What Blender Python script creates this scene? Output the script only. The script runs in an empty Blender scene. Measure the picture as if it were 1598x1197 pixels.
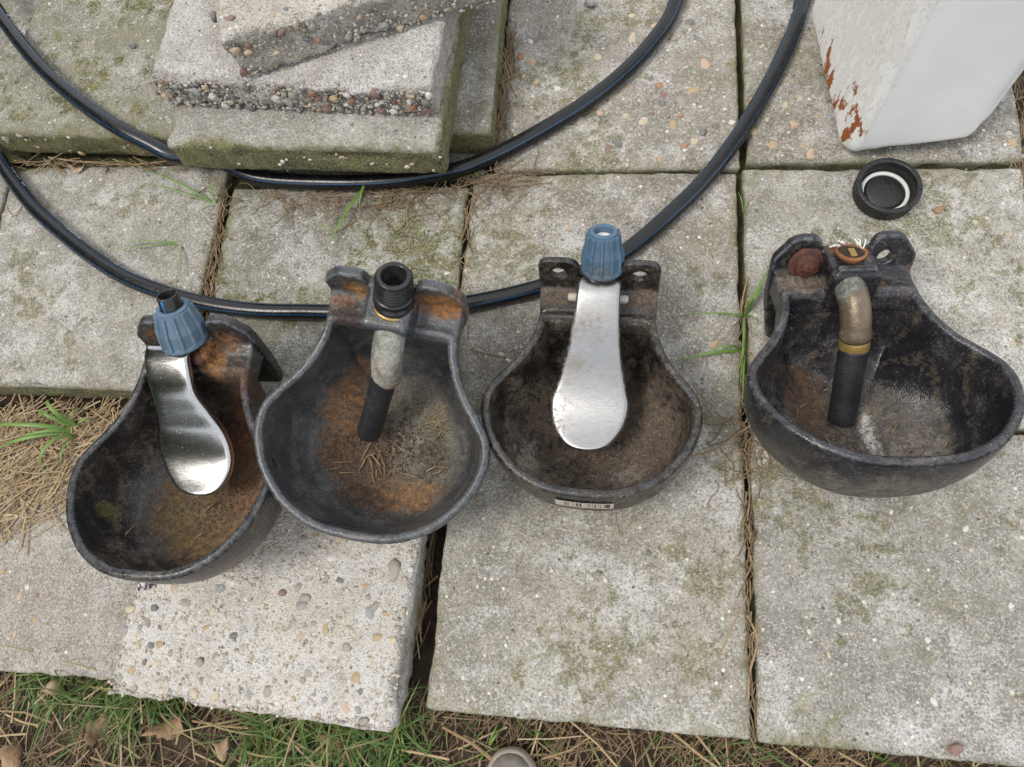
import bpy, bmesh, math, random
from mathutils import Vector, Matrix, Euler, noise
R = math.radians
random.seed(7)
S = bpy.context.scene
col = S.collection

# ---------------------------------------------------------------- camera
CAM_H, CAM_F = 0.761, 1150.0
pp, qq = R(18.5), R(-6.4)
FW = Vector((math.sin(qq), math.sin(pp) * math.cos(qq), -math.cos(pp) * math.cos(qq)))
RT = FW.cross(Vector((0, 1, 0))).normalized()
UP = RT.cross(FW)
cd = bpy.data.cameras.new('camera')
cam = bpy.data.objects.new('camera', cd)
col.objects.link(cam)
m4 = Matrix((RT, UP, -FW)).transposed().to_4x4()
m4.translation = Vector((0, 0, CAM_H))
cam.matrix_world = m4
cd.sensor_width = 36
cd.lens = CAM_F / 1598 * 36
cd.clip_start = 0.01
cd.clip_end = 500
S.camera = cam

# ---------------------------------------------------------------- sky, sun, exposure
SUN_EL, SUN_AZ = R(60), R(-115)          # azimuth clockwise from +y
w = bpy.data.worlds.new('World')
S.world = w
w.use_nodes = True
wt = w.node_tree
bg = wt.nodes['Background']
sky = wt.nodes.new('ShaderNodeTexSky')
sky.sky_type = 'NISHITA'
sky.sun_disc = False
sky.sun_elevation = SUN_EL
sky.sun_rotation = SUN_AZ
sky.dust_density = 4.0
sky.air_density = 1.0
cloud = wt.nodes.new('ShaderNodeMix')
cloud.data_type = 'RGBA'
cloud.inputs[0].default_value = 0.8     # a closed cloud layer over the clear sky
cloud.inputs[7].default_value = (7.6, 7.75, 8.0, 1)
wt.links.new(sky.outputs[0], cloud.inputs[6])
wt.links.new(cloud.outputs[2], bg.inputs[0])
bg.inputs[1].default_value = 0.13
sd = bpy.data.lights.new('sun', 'SUN')
sd.energy = 1.5
sd.angle = R(20)
sd.color = (1.0, 0.95, 0.87)
so = bpy.data.objects.new('sun', sd)
col.objects.link(so)
sv = Vector((math.sin(SUN_AZ) * math.cos(SUN_EL), math.cos(SUN_AZ) * math.cos(SUN_EL), math.sin(SUN_EL)))
so.rotation_euler = sv.to_track_quat('Z', 'Y').to_euler()
so.location = (0, 0, 5)
vs = S.view_settings
vs.view_transform = 'Standard'
vs.look = 'None'
vs.exposure = 0.42
vs.gamma = 1.0
S.cycles.max_bounces = 6
S.cycles.use_denoising = True
S.cycles.use_adaptive_sampling = True
S.cycles.adaptive_threshold = 0.02

# ---------------------------------------------------------------- helpers
def at(u, v, z):
    """point of height z seen at a place of the photograph (layout only)"""
    d = FW * CAM_F + RT * (u - 799) - UP * (v - 598.5)
    t = (z - CAM_H) / d.z
    return Vector((0, 0, CAM_H)) + d * t

def link(o, parent=None):
    col.objects.link(o)
    if parent is not None:
        o.parent = parent
    return o

def tag(o, label=None, cat=None, group=None, kind=None):
    if label: o['label'] = label
    if cat: o['category'] = cat
    if group: o['group'] = group
    if kind: o['kind'] = kind
    return o

def mesh(name, verts, faces, mat=None, smooth=True):
    me = bpy.data.meshes.new(name)
    me.from_pydata([tuple(v) for v in verts], [], faces)
    if smooth:
        me.polygons.foreach_set('use_smooth', [True] * len(me.polygons))
    if mat: me.materials.append(mat)
    me.update()
    return me

def obj(name, verts, faces, mat, parent=None, smooth=True):
    return link(bpy.data.objects.new(name, mesh(name, verts, faces, mat, smooth)), parent)

def empty(name, loc=(0, 0, 0), rot=(0, 0, 0)):
    o = bpy.data.objects.new(name, None)
    o.empty_display_size = 0.02
    o.location = loc
    o.rotation_euler = rot
    return link(o)

def nz(p, s, seed=0.0):
    return noise.noise(Vector((p[0] * s + seed, p[1] * s - seed * 1.7, p[2] * s + seed * .6)))

def lathe(profile, seg=48, mod=None, close=False):
    """profile list of (r, z); mod(angle, i) multiplies/adds radius"""
    V, F = [], []
    n = len(profile)
    for i, (r, z) in enumerate(profile):
        for k in range(seg):
            a = 2 * math.pi * k / seg
            rr = r + (mod(a, i) if mod else 0)
            V.append((rr * math.cos(a), rr * math.sin(a), z))
    for i in range(n - 1 if not close else n):
        j = (i + 1) % n
        for k in range(seg):
            k2 = (k + 1) % seg
            F.append((i * seg + k, i * seg + k2, j * seg + k2, j * seg + k))
    return V, F

def smooth_path(pts, step=.006):
    """Catmull-Rom through pts"""
    P = [Vector(p) for p in pts]
    out = []
    for i in range(len(P) - 1):
        p0, p1, p2, p3 = P[max(i - 1, 0)], P[i], P[i + 1], P[min(i + 2, len(P) - 1)]
        n = max(2, int((p2 - p1).length / step))
        for k in range(n):
            t = k / n
            out.append(.5 * ((2 * p1) + (p2 - p0) * t + (2 * p0 - 5 * p1 + 4 * p2 - p3) * t * t + (3 * p1 - p0 - 3 * p2 + p3) * t ** 3))
    out.append(P[-1])
    return out

def tube(path, rad, seg=24, caps=True, attrs=False):
    """rad number or function(i/n); returns verts, faces, (s, ang) lists"""
    V, F, A = [], [], []
    n = len(path)
    s = 0.0
    prev = None
    for i, p in enumerate(path):
        t = (path[min(i + 1, n - 1)] - path[max(i - 1, 0)]).normalized()
        upv = Vector((0, 0, 1)) if abs(t.z) < .9 else Vector((0, 1, 0))
        if prev is not None and not attrs:
            upv = prev
        side = t.cross(upv).normalized()
        upv = side.cross(t).normalized()
        prev = upv
        if i: s += (p - path[i - 1]).length
        r = rad(i / (n - 1)) if callable(rad) else rad
        for k in range(seg + 1):
            a = 2 * math.pi * k / seg - math.pi / 2
            V.append(p + (side * math.cos(a) + upv * math.sin(a)) * r)
            A.append((s, k / seg))
    q = seg + 1
    for i in range(n - 1):
        for k in range(seg):
            F.append((i * q + k, i * q + k + 1, (i + 1) * q + k + 1, (i + 1) * q + k))
    if caps:
        F.append(tuple(range(seg))[::-1])
        F.append(tuple((n - 1) * q + k for k in range(seg)))
    return V, F, A

def rounded_box(w, d, h, r, n=4, cz=0.0):
    def axis(L):
        a = L / 2
        c = [-a + r * (1 - math.cos(math.pi / 2 * k / n)) for k in range(n + 1)]
        return c + [-x for x in c[::-1]]
    xs, ys, zs = axis(w), axis(d), axis(h)
    return box_surface(xs, ys, zs, r, cz)

def box_surface(xs, ys, zs, r, cz=0.0):
    V, F, idx = [], [], {}
    hx, hy, hz = xs[-1], ys[-1], zs[-1]
    def vid(i, j, k):
        if (i, j, k) in idx: return idx[(i, j, k)]
        p = Vector((xs[i], ys[j], zs[k]))
        q = Vector((max(-hx + r, min(hx - r, p.x)), max(-hy + r, min(hy - r, p.y)), max(-hz + r, min(hz - r, p.z))))
        d = p - q
        if d.length > 1e-9: p = q + d.normalized() * r
        V.append(p + Vector((0, 0, cz)))
        idx[(i, j, k)] = len(V) - 1
        return len(V) - 1
    X, Y, Z = len(xs) - 1, len(ys) - 1, len(zs) - 1
    for i in range(X):
        for j in range(Y):
            F.append((vid(i, j, Z), vid(i + 1, j, Z), vid(i + 1, j + 1, Z), vid(i, j + 1, Z)))
            F.append((vid(i, j, 0), vid(i, j + 1, 0), vid(i + 1, j + 1, 0), vid(i + 1, j, 0)))
    for i in range(X):
        for k in range(Z):
            F.append((vid(i, 0, k), vid(i + 1, 0, k), vid(i + 1, 0, k + 1), vid(i, 0, k + 1)))
            F.append((vid(i, Y, k), vid(i, Y, k + 1), vid(i + 1, Y, k + 1), vid(i + 1, Y, k)))
    for j in range(Y):
        for k in range(Z):
            F.append((vid(0, j, k), vid(0, j, k + 1), vid(0, j + 1, k + 1), vid(0, j + 1, k)))
            F.append((vid(X, j, k), vid(X, j + 1, k), vid(X, j + 1, k + 1), vid(X, j, k + 1)))
    return V, F

# ---------------------------------------------------------------- material helpers
class NT:
    def __init__(self, name, rough=.7, metal=0.0, spec=.5):
        self.mat = bpy.data.materials.new(name)
        self.mat.use_nodes = True
        self.t = self.mat.node_tree
        self.b = self.t.nodes['Principled BSDF']
        self.set(self.b, 'Roughness', rough)
        self.set(self.b, 'Metallic', metal)
        self.set(self.b, 'Specular IOR Level', spec)
        self._co = None
    def set(self, n, k, v):
        if isinstance(v, bpy.types.NodeSocket):
            self.t.links.new(v, n.inputs[k])
        else:
            if isinstance(v, (tuple, list)) and len(v) == 3 and n.inputs[k].type == 'RGBA':
                v = (*v, 1)
            n.inputs[k].default_value = v
    def n(self, typ, **kw):
        nd = self.t.nodes.new(typ)
        for k, v in kw.items():
            if hasattr(nd, k) and k not in nd.inputs: setattr(nd, k, v)
            else: self.set(nd, k, v)
        return nd
    def co(self, rnd=True):
        if self._co is None:
            tc = self.n('ShaderNodeTexCoord')
            self.raw = tc.outputs['Object']
            oi = self.n('ShaderNodeObjectInfo')
            sc = self.m('MULTIPLY', oi.outputs['Random'], 13.0)
            ad = self.n('ShaderNodeVectorMath', operation='ADD')
            self.t.links.new(self.raw, ad.inputs[0])
            self.t.links.new(sc, ad.inputs[1])
            self._co = ad.outputs[0]
        return self._co if rnd else self.raw
    def noise(self, scale, detail=3, rough=.55, vec=None, dist=0.0):
        nd = self.n('ShaderNodeTexNoise', Scale=scale, Detail=detail, Roughness=rough, Distortion=dist)
        self.t.links.new(vec or self.co(), nd.inputs['Vector'])
        return nd.outputs['Fac']
    def vor(self, scale, vec=None, feature='F1', rand=1.0):
        nd = self.n('ShaderNodeTexVoronoi', Scale=scale, Randomness=rand)
        nd.feature = feature
        self.t.links.new(vec or self.co(), nd.inputs['Vector'])
        return nd.outputs['Distance'], (nd.outputs['Color'] if feature == 'F1' else None)
    def ss(self, x, a, b, lo=0.0, hi=1.0):
        nd = self.n('ShaderNodeMapRange', interpolation_type='SMOOTHSTEP')
        for i, v in enumerate((x, a, b, lo, hi)):
            if isinstance(v, bpy.types.NodeSocket): self.t.links.new(v, nd.inputs[i])
            else: nd.inputs[i].default_value = v
        return nd.outputs[0]
    def m(self, op, a, b=0.0, clamp=False):
        nd = self.n('ShaderNodeMath', operation=op)
        nd.use_clamp = clamp
        for i, v in enumerate((a, b)):
            if isinstance(v, bpy.types.NodeSocket): self.t.links.new(v, nd.inputs[i])
            else: nd.inputs[i].default_value = v
        return nd.outputs[0]
    def mx(self, f, a, b, blend='MIX'):
        nd = self.n('ShaderNodeMix', data_type='RGBA', blend_type=blend)
        for i, v in ((0, f), (6, a), (7, b)):
            if isinstance(v, bpy.types.NodeSocket): self.t.links.new(v, nd.inputs[i])
            else: nd.inputs[i].default_value = (*v, 1) if isinstance(v, (tuple, list)) else v
        return nd.outputs[2]
    def sep(self, c):
        nd = self.n('ShaderNodeSeparateColor')
        self.t.links.new(c, nd.inputs[0])
        return nd.outputs[0], nd.outputs[1], nd.outputs[2]
    def xyz(self, v=None):
        nd = self.n('ShaderNodeSeparateXYZ')
        self.t.links.new(v or self.co(False), nd.inputs[0])
        return nd.outputs
    def attr(self, name):
        return self.n('ShaderNodeAttribute', attribute_name=name).outputs['Fac']
    def bump(self, h, strength=.5, dist=.001, chain=None):
        nd = self.n('ShaderNodeBump', Strength=strength, Distance=dist)
        self.t.links.new(h, nd.inputs['Height'])
        if chain is not None: self.t.links.new(chain, nd.inputs['Normal'])
        return nd.outputs[0]
    def out(self, color, rough=None, normal=None, metal=None):
        self.set(self.b, 'Base Color', color)
        if rough is not None: self.set(self.b, 'Roughness', rough)
        if metal is not None: self.set(self.b, 'Metallic', metal)
        if normal is not None: self.t.links.new(normal, self.b.inputs['Normal'])
        return self.mat
    def island(self):
        return self.n('ShaderNodeNewGeometry').outputs['Random Per Island']
    def ramp(self, f, stops):
        nd = self.n('ShaderNodeValToRGB')
        e = nd.color_ramp.elements
        while len(e) < len(stops): e.new(.5)
        for x, (p, c) in zip(e, stops):
            x.position = p
            x.color = (*c, 1)
        self.t.links.new(f, nd.inputs[0])
        return nd.outputs[0]

def concrete(name, a, b, moss=.3, side_moss=.8, white=.3, coarse=.3, pit=.3, mosscol=(.095, .10, .028), rough_bump=.9, grain=.80):
    """a, b dark and light cement; moss 0..1 growth on top; side_moss growth on the edges"""
    t = NT(name, .92, 0, .25)
    big = t.noise(7, 4, .6)
    mid = t.noise(38, 4, .6)
    fine = t.noise(420, 2, .6)
    gd, gc = t.vor(620)
    g1, g2, g3 = t.sep(gc)
    f = t.m('ADD', t.m('MULTIPLY', big, .8), t.m('MULTIPLY', mid, .7))
    c = t.mx(t.ss(f, .55, .95), a, b)
    oi = t.n('ShaderNodeObjectInfo')
    c = t.mx(1.0, c, t.ramp(oi.outputs['Random'], [(0, (.88, .88, .89)), (.3, (1.06, 1.03, .97)), (.55, (.95, .95, .90)), (.8, (1.02, 1.0, .96)), (1, (1.12, 1.11, 1.08))]), 'MULTIPLY')
    # light bloom of lime in loose clouds
    wh = t.ss(t.m('ADD', t.noise(15, 6, .75), t.m('MULTIPLY', fine, .22)), .64 - .1 * white, .80 - .1 * white, 0, min(1, .85 * white + .2))
    c = t.mx(wh, c, (.64, .63, .62))
    # dark weathering blotches
    dk = t.ss(t.noise(26, 6, .75), .54, .72, 0, .45)
    c = t.mx(dk, c, (.16, .15, .125))
    # sand grains, each with its own tone
    c = t.mx(t.ss(g1, .60, 1, 0, .60 * grain), c, (.68, .65, .60))
    c = t.mx(t.ss(g2, .66, 1, 0, .66 * grain), c, (.085, .075, .062))
    c = t.mx(t.ss(fine, .35, .62, .35 * grain, 0), c, (.12, .105, .085))
    # coarser grit
    vd, vc = t.vor(150)
    v1, v2, v3 = t.sep(vc)
    gm = t.m('MULTIPLY', t.ss(vd, .30, .20), t.ss(v1, .93 - .25 * coarse, .95 - .25 * coarse))
    gcol = t.ramp(v2, [(0, (.70, .66, .58)), (.3, (.40, .33, .24)), (.55, (.22, .21, .20)), (.75, (.75, .74, .70)), (1, (.36, .22, .13))])
    c = t.mx(gm, c, gcol)
    pd, pc = t.vor(95)
    p1, p2, p3 = t.sep(pc)
    pm = t.m('MULTIPLY', t.ss(pd, .22, .12), t.ss(p1, .96 - .15 * pit, .97 - .15 * pit))
    c = t.mx(t.m('MULTIPLY', pm, .75), c, (.06, .055, .045))
    # moss and algae
    mf = t.m('ADD', t.m('MULTIPLY', t.noise(9, 3, .6), .62), t.m('MULTIPLY', t.noise(75, 4, .7), .5))
    sd_ = t.attr('side')
    mf2 = t.m('ADD', mf, t.m('MULTIPLY', sd_, .34 * side_moss))
    film = t.ss(mf2, .70 - .2 * moss, .88 - .2 * moss, 0, .58)
    c = t.mx(film, c, (.205, .195, .112))
    spot = t.ss(t.m('ADD', t.m('MULTIPLY', t.noise(58, 6, .75), .62), t.m('MULTIPLY', t.noise(7, 3, .6), .62)), .705 - .08 * moss, .755 - .08 * moss)
    tuft = t.m('MULTIPLY', t.m('MAXIMUM', t.m('MULTIPLY', spot, min(1, max(0, moss * 1.5))), t.ss(mf2, .82 - .15 * moss, .90 - .13 * moss, 0, .92)), t.ss(fine, .36, .56))
    c = t.mx(tuft, c, t.mx(t.ss(t.noise(60, 5, .7), .3, .7), tuple(q * .6 for q in mosscol), (.19, .18, .06)))
    ld, lc = t.vor(17)
    l1, l2, l3 = t.sep(lc)
    lm = t.m('MULTIPLY', t.ss(t.m('ADD', ld, t.m('MULTIPLY', t.noise(120, 4, .7), .22)), .26, .20), t.ss(l1, .84, .86))
    c = t.mx(t.m('MULTIPLY', lm, .42), c, t.mx(l2, (.50, .50, .44), (.33, .33, .16)))
    h = t.m('ADD', t.m('MULTIPLY', fine, 1.1), t.m('MULTIPLY', gd, .6))
    return t.out(c, None, t.bump(h, rough_bump, .0013))

def simple(name, c1, c2, rough=.6, metal=0.0, ns=60, bump=.2, spec=.5, bdist=.0006):
    t = NT(name, rough, metal, spec)
    n1 = t.noise(ns, 4, .6)
    c = t.mx(t.ss(n1, .3, .7), c1, c2)
    n2 = t.noise(ns * 8, 2)
    return t.out(c, t.ss(n1, .25, .75, max(.05, rough - .12), min(1, rough + .12)), t.bump(n2, bump, bdist))

def patchy(name, base, base2, patches, rough=.45, dust=None, dust_amt=.3, wear_sheen=(.16, .18, .21), wear_sheen_amt=.5, metal=0.0, speck=.3, rings=0.0):
    """patches: (x, y, z, rx, ry, rz, colour, strength, edge noise, noise scale) in object space"""
    t = NT(name, rough, metal, .5)
    raw = t.co(False)
    n1 = t.noise(28, 5, .65, raw)
    n2 = t.noise(160, 4, .65, raw)
    n3 = t.noise(600, 2, .6, raw)
    c = t.mx(t.ss(n1, .3, .7), base, base2)
    if rings:
        rx_ = t.xyz(raw)
        rad_ = t.m('SQRT', t.m('ADD', t.m('MULTIPLY', rx_[0], rx_[0]), t.m('MULTIPLY', rx_[1], rx_[1])))
        rad_ = t.m('ADD', rad_, t.m('MULTIPLY', n1, .014))
        rn = t.n('ShaderNodeTexNoise', noise_dimensions='1D', Scale=150.0, Detail=4.0)
        t.t.links.new(rad_, rn.inputs['W'])
        rm = t.m('MULTIPLY', t.ss(rn.outputs['Fac'], .5, .66), t.ss(n2, .38, .62))
        c = t.mx(t.m('MULTIPLY', rm, rings), c, (.22, .18, .13))
    dirt = None
    geo = t.n('ShaderNodeNewGeometry')
    pt = t.ss(geo.outputs['Pointiness'], .508, .545, 0, wear_sheen_amt)
    pt = t.m('MULTIPLY', pt, t.ss(n2, .38, .60))
    c = t.mx(pt, c, wear_sheen)  # edge wear and the rim's bluish highlight, both painted on convex edges
    rsum = pt
    for (x, y, z, rx, ry, rz, pc, st, en, ns) in patches:
        vm = t.n('ShaderNodeVectorMath', operation='SUBTRACT')
        t.t.links.new(raw, vm.inputs[0]); vm.inputs[1].default_value = (x, y, z)
        v2 = t.n('ShaderNodeVectorMath', operation='DIVIDE')
        t.t.links.new(vm.outputs[0], v2.inputs[0]); v2.inputs[1].default_value = (rx, ry, rz)
        ln = t.n('ShaderNodeVectorMath', operation='LENGTH')
        t.t.links.new(v2.outputs[0], ln.inputs[0])
        nn = t.noise(ns, 8, .78, raw)
        dd = t.m('ADD', ln.outputs['Value'], t.m('MULTIPLY', t.m('SUBTRACT', nn, .5), en * 1.6))
        mk = t.ss(dd, 1.22, .62, 0, st)
        mk = t.m('MULTIPLY', mk, t.ss(t.noise(ns * 3.5, 6, .75, raw), .36, .56, .18, 1))
        pc2 = tuple(q * .36 for q in pc)
        c = t.mx(mk, c, t.mx(t.ss(t.noise(170, 6, .75, raw), .34, .66), pc2, pc))
        rsum = t.m('MAXIMUM', rsum, mk)
    if dust:
        dm = t.m('MULTIPLY', t.ss(t.m('ADD', t.m('MULTIPLY', n1, .7), t.m('MULTIPLY', n2, .5)), .72 - .45 * dust_amt, .95 - .35 * dust_amt), t.ss(n3, .25, .65, .25, 1))
        dm = t.m('MULTIPLY', dm, t.ss(geo.outputs['Pointiness'], .506, .53, 1, .12))
        c = t.mx(t.m('MULTIPLY', dm, min(1, dust_amt + .35)), c, dust)
        rsum = t.m('MAXIMUM', rsum, dm)
    sp = t.m('MULTIPLY', t.ss(n3, .60, .70, 0, speck * 1.5), t.ss(n1, .35, .6))
    c = t.mx(sp, c, (.36, .32, .27))
    dk_ = t.m('MULTIPLY', t.ss(t.noise(430, 3, .7, raw), .52, .66, 0, .6), t.ss(rsum, .2, .6))
    c = t.mx(dk_, c, (.022, .016, .012))
    h = t.m('ADD', t.m('MULTIPLY', n2, .8), t.m('MULTIPLY', n3, .4))
    return t.out(c, t.m('ADD', t.ss(rsum, 0, .7, rough, .9), t.ss(n1, .3, .7, -.08, .1)), t.bump(h, .5, .0014))

M = {}
M['tile_a'] = concrete('concrete_grey', (.25, .24, .21), (.42, .405, .37), .52, 1.0, .48, .35, .35)
M['tile_b'] = concrete('concrete_mossy', (.21, .205, .175), (.37, .36, .325), .66, 1.0, .55, .3, .3)
M['tile_c'] = concrete('concrete_worn', (.22, .205, .175), (.38, .36, .32), .52, .9, .45, .9, .9)
M['tile_d'] = concrete('concrete_pinkish', (.33, .30, .27), (.45, .42, .39), .06, .5, .3, .2, .2)
M['tile_green'] = concrete('concrete_algae', (.20, .195, .155), (.32, .31, .26), .70, 1.1, .2, .3, .3)
M['tile_e'] = concrete('concrete_stack', (.28, .275, .25), (.42, .41, .385), .18, 1.9, .4, .3, .3)
M['tile_f'] = concrete('concrete_painted_shade', (.19, .18, .155), (.30, .29, .255), .35, 1.3, .3, .3, .3)  # grey darkened for the stack's cast shade, painted over the whole slab
M['tile_low'] = concrete('concrete_wet_moss', (.14, .14, .09), (.20, .20, .13), 1.1, 1.0, 0, .3, .3, (.07, .085, .02))
M['slab_light'] = concrete('concrete_lime', (.36, .35, .34), (.50, .49, .48), .0, .35, .6, .3, .2)
M['slab_agg'] = concrete('concrete_aggregate', (.42, .392, .350), (.59, .56, .52), -.3, .2, .6, 1.4, .5, rough_bump=1.0, grain=.55)
M['slab_rag'] = concrete('concrete_broken', (.38, .355, .31), (.54, .52, .48), .02, .45, .4, 1.2, .6, rough_bump=1.0)

peb_cols = [((.62, .54, .40), (.48, .38, .25)), ((.40, .20, .09), (.28, .13, .06)), ((.10, .10, .10), (.17, .165, .16)),
            ((.22, .23, .24), (.33, .33, .33)), ((.24, .12, .09), (.17, .09, .07)), ((.72, .70, .66), (.58, .54, .48)),
            ((.50, .37, .20), (.36, .24, .12)), ((.27, .25, .21), (.36, .34, .30)), ((.46, .30, .20), (.56, .42, .30)), ((.35, .31, .27), (.25, .21, .18))]
def pebble_mat(i, c):
    t = NT('pebble_stone_%d' % i, .55, 0, .4)
    n1 = t.noise(160, 4, .6)
    cc = t.mx(t.ss(n1, .3, .7), c[0], c[1])
    n2 = t.noise(500, 3, .6)
    cem = t.ss(t.m('ADD', t.noise(90, 4, .7), t.m('MULTIPLY', n2, .3)), .62, .78, 0, .75)
    cc = t.mx(cem, cc, (.40, .38, .34))
    return t.out(cc, t.ss(cem, 0, .5, .5, .9), t.bump(n2, .35, .0006))
M['peb'] = [pebble_mat(i, c) for i, c in enumerate(peb_cols)]
t = NT('aggregate_mix', .75, 0, .3)
M['agg'] = t.out(t.mx(t.ss(t.noise(700, 2), .55, .7, 0, .5), t.ramp(t.island(), [(0, (.52, .48, .41)), (.2, (.40, .38, .34)), (.4, (.60, .58, .53)), (.55, (.36, .29, .20)), (.7, (.30, .29, .27)), (.85, (.46, .39, .29)), (1, (.22, .20, .18))]), (.42, .40, .36)), None, t.bump(t.noise(600, 2), .4, .0006))

t = NT('soil', .95, 0, .2)
n1 = t.noise(30, 5, .7); n2 = t.noise(250, 4, .7)
pos = t.xyz()
far = t.ss(t.m('ADD', t.m('ABSOLUTE', pos[0]), t.m('ABSOLUTE', pos[1])), 1.8, 3.2)
cc = t.mx(t.ss(n1, .3, .7), (.030, .022, .016), (.085, .062, .042))
cc = t.mx(t.ss(n2, .55, .75, 0, .7), cc, (.16, .125, .085))
lawn = t.mx(t.ss(t.noise(3, 5), .3, .7), (.045, .075, .018), (.11, .13, .04))
cc = t.mx(far, cc, lawn)
M['soil'] = t.out(cc, None, t.bump(t.m('ADD', n2, n1), .9, .004))
t = NT('joint_soil', .95, 0, .2)
n1 = t.noise(60, 5, .7); n2 = t.noise(350, 4, .7)
cc = t.mx(t.ss(n1, .3, .7), (.03, .024, .016), (.075, .065, .035))
cc = t.mx(t.ss(t.noise(25, 3), .5, .6, 0, .8), cc, (.06, .07, .02))
M['bed'] = t.out(cc, None, t.bump(n2, .9, .003))

t = NT('dry_straw', .75, 0, .3)
rr = t.island()
cc = t.ramp(rr, [(0, (.33, .23, .12)), (.25, (.47, .36, .21)), (.5, (.24, .15, .08)), (.75, (.55, .44, .28)), (1, (.17, .11, .07))])
M['straw'] = t.out(t.mx(t.ss(t.noise(300, 2), .3, .7, 0, .35), cc, (.14, .09, .05)))
t = NT('old_straw', .85, 0, .3)
cc = t.ramp(t.island(), [(0, (.16, .11, .065)), (.3, (.28, .20, .115)), (.55, (.10, .068, .04)), (.8, (.36, .27, .16)), (1, (.13, .08, .05))])
M['straw_old'] = t.out(t.mx(t.ss(t.noise(300, 2), .3, .7, 0, .35), cc, (.09, .06, .035)))
t = NT('grass_blade', .5, 0, .4)
cc = t.ramp(t.island(), [(0, (.038, .085, .018)), (.3, (.075, .145, .026)), (.6, (.040, .080, .022)), (.72, (.13, .20, .045)), (.86, (.26, .24, .10)), (1, (.36, .28, .16))])
M['grass'] = t.out(t.mx(t.ss(t.noise(60, 3), .3, .7, 0, .4), cc, (.12, .19, .04)))
t.set(t.b, 'Subsurface Weight', .0)
M['grass_new'] = simple('grass_fresh', (.105, .205, .035), (.16, .265, .055), .45, 0, 60, .15)
M['leaf'] = simple('dead_leaf', (.36, .24, .14), (.25, .15, .085), .8, 0, 70, .4)
M['leaf_pale'] = simple('dead_leaf_pale', (.46, .36, .24), (.36, .25, .15), .8, 0, 70, .4)

# ---------------------------------------------------------------- ground sheet
def geo_axis(a, b, step, far):
    c = []
    x = a
    while x <= b: c.append(x); x += step
    lo, hi, s = [], [], step
    while s < far:
        s *= 1.7
        lo.append(a - s); hi.append(b + s)
    return lo[::-1] + c + hi
xs, ys = geo_axis(-1.15, 1.15, .0125, 120), geo_axis(-.6, 1.3, .0125, 120)
V, F = [], []
for y in ys:
    for x in xs:
        z = -.064
        if abs(x) < 1.3 and -.8 < y < 1.5:
            p = (x, y, 0)
            z += .006 * nz(p, 14, 3) + .004 * nz(p, 45, 9) + .0025 * nz(p, 110, 5)
            z -= .020 * max(0, min(1, (-.25 - x) / .2)) * (1 if y < .3 else 0)
        V.append((x, y, z))
nx = len(xs)
for j in range(len(ys) - 1):
    for i in range(nx - 1):
        a = j * nx + i
        F.append((a, a + 1, a + 1 + nx, a + nx))
g = obj('ground', V, F, M['soil'])
tag(g, 'dark bare soil along the front edge of the paving', 'ground', kind='structure')

# ---------------------------------------------------------------- slabs
def slab_mesh(name, w, d, t, mat, seed, edge=.0025, rough=.0007, ragged_front=0.0, r=.006):
    def axis(L, step=.0062):
        a = L / 2
        e = [-a, -a + r * .3, -a + r * .65, -a + r]
        n = max(2, int((L - 2 * r) / step))
        mid = [-a + r + (L - 2 * r) * k / n for k in range(1, n)]
        return e + mid + [-x for x in e[::-1]]
    V, F = box_surface(axis(w), axis(d), axis(t, .007), r)
    out, side = [], []
    for p in V:
        ex, ey, ez = w / 2 - abs(p.x), d / 2 - abs(p.y), t / 2 - p.z
        e = min(ex, ey)
        n = Vector((p.x / w if ex < r else 0, p.y / d if ey < r else 0, p.z / t * 2 if ez < r else 0))
        n = n.normalized() if n.length > 1e-6 else Vector((0, 0, 1))
        a = rough * (1 + nz(p, 20, seed)) * nz(p, 95, seed)
        rim = max(0, 1 - e / .012)
        if rim > 0:
            q = max(0, nz(p, 28, seed + 4) - .05) * 2.2 + .6 * abs(nz(p, 90, seed + 8)) + .25
            a -= edge * rim * q * (.35 + .65 * (1 if ez < .02 else .5))
            a += edge * .35 * rim * nz(p, 160, seed)
        pp_ = p + n * a
        if ragged_front and ey < .01 and p.y < 0:
            pp_.y += ragged_front * (nz(p, 30, seed) * .8 + nz(p, 80, seed + 2) * .6 + nz(p, 170, seed + 3) * .35) + ragged_front * .5 * (1 - (p.z / t + .5))
        out.append(pp_)
        s = max(0, 1 - e / .004) * min(1, max(0, ez / .010))
        s = max(s, .45 * max(0, 1 - e / .018))
        side.append(s)
    me = mesh(name, out, F, mat)
    at_ = me.attributes.new('side', 'FLOAT', 'POINT')
    at_.data.foreach_set('value', side)
    return me

def slab(name, x, y, yaw, w, d, ztop, t, mat, seed, parent=None, **kw):
    o = bpy.data.objects.new(name, slab_mesh(name, w, d, t, mat, seed, **kw))
    o.location = (x, y, ztop - t / 2)
    o.rotation_euler = (R(kw.get('tx', 0)), 0, R(yaw))
    return link(o, parent)

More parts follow.
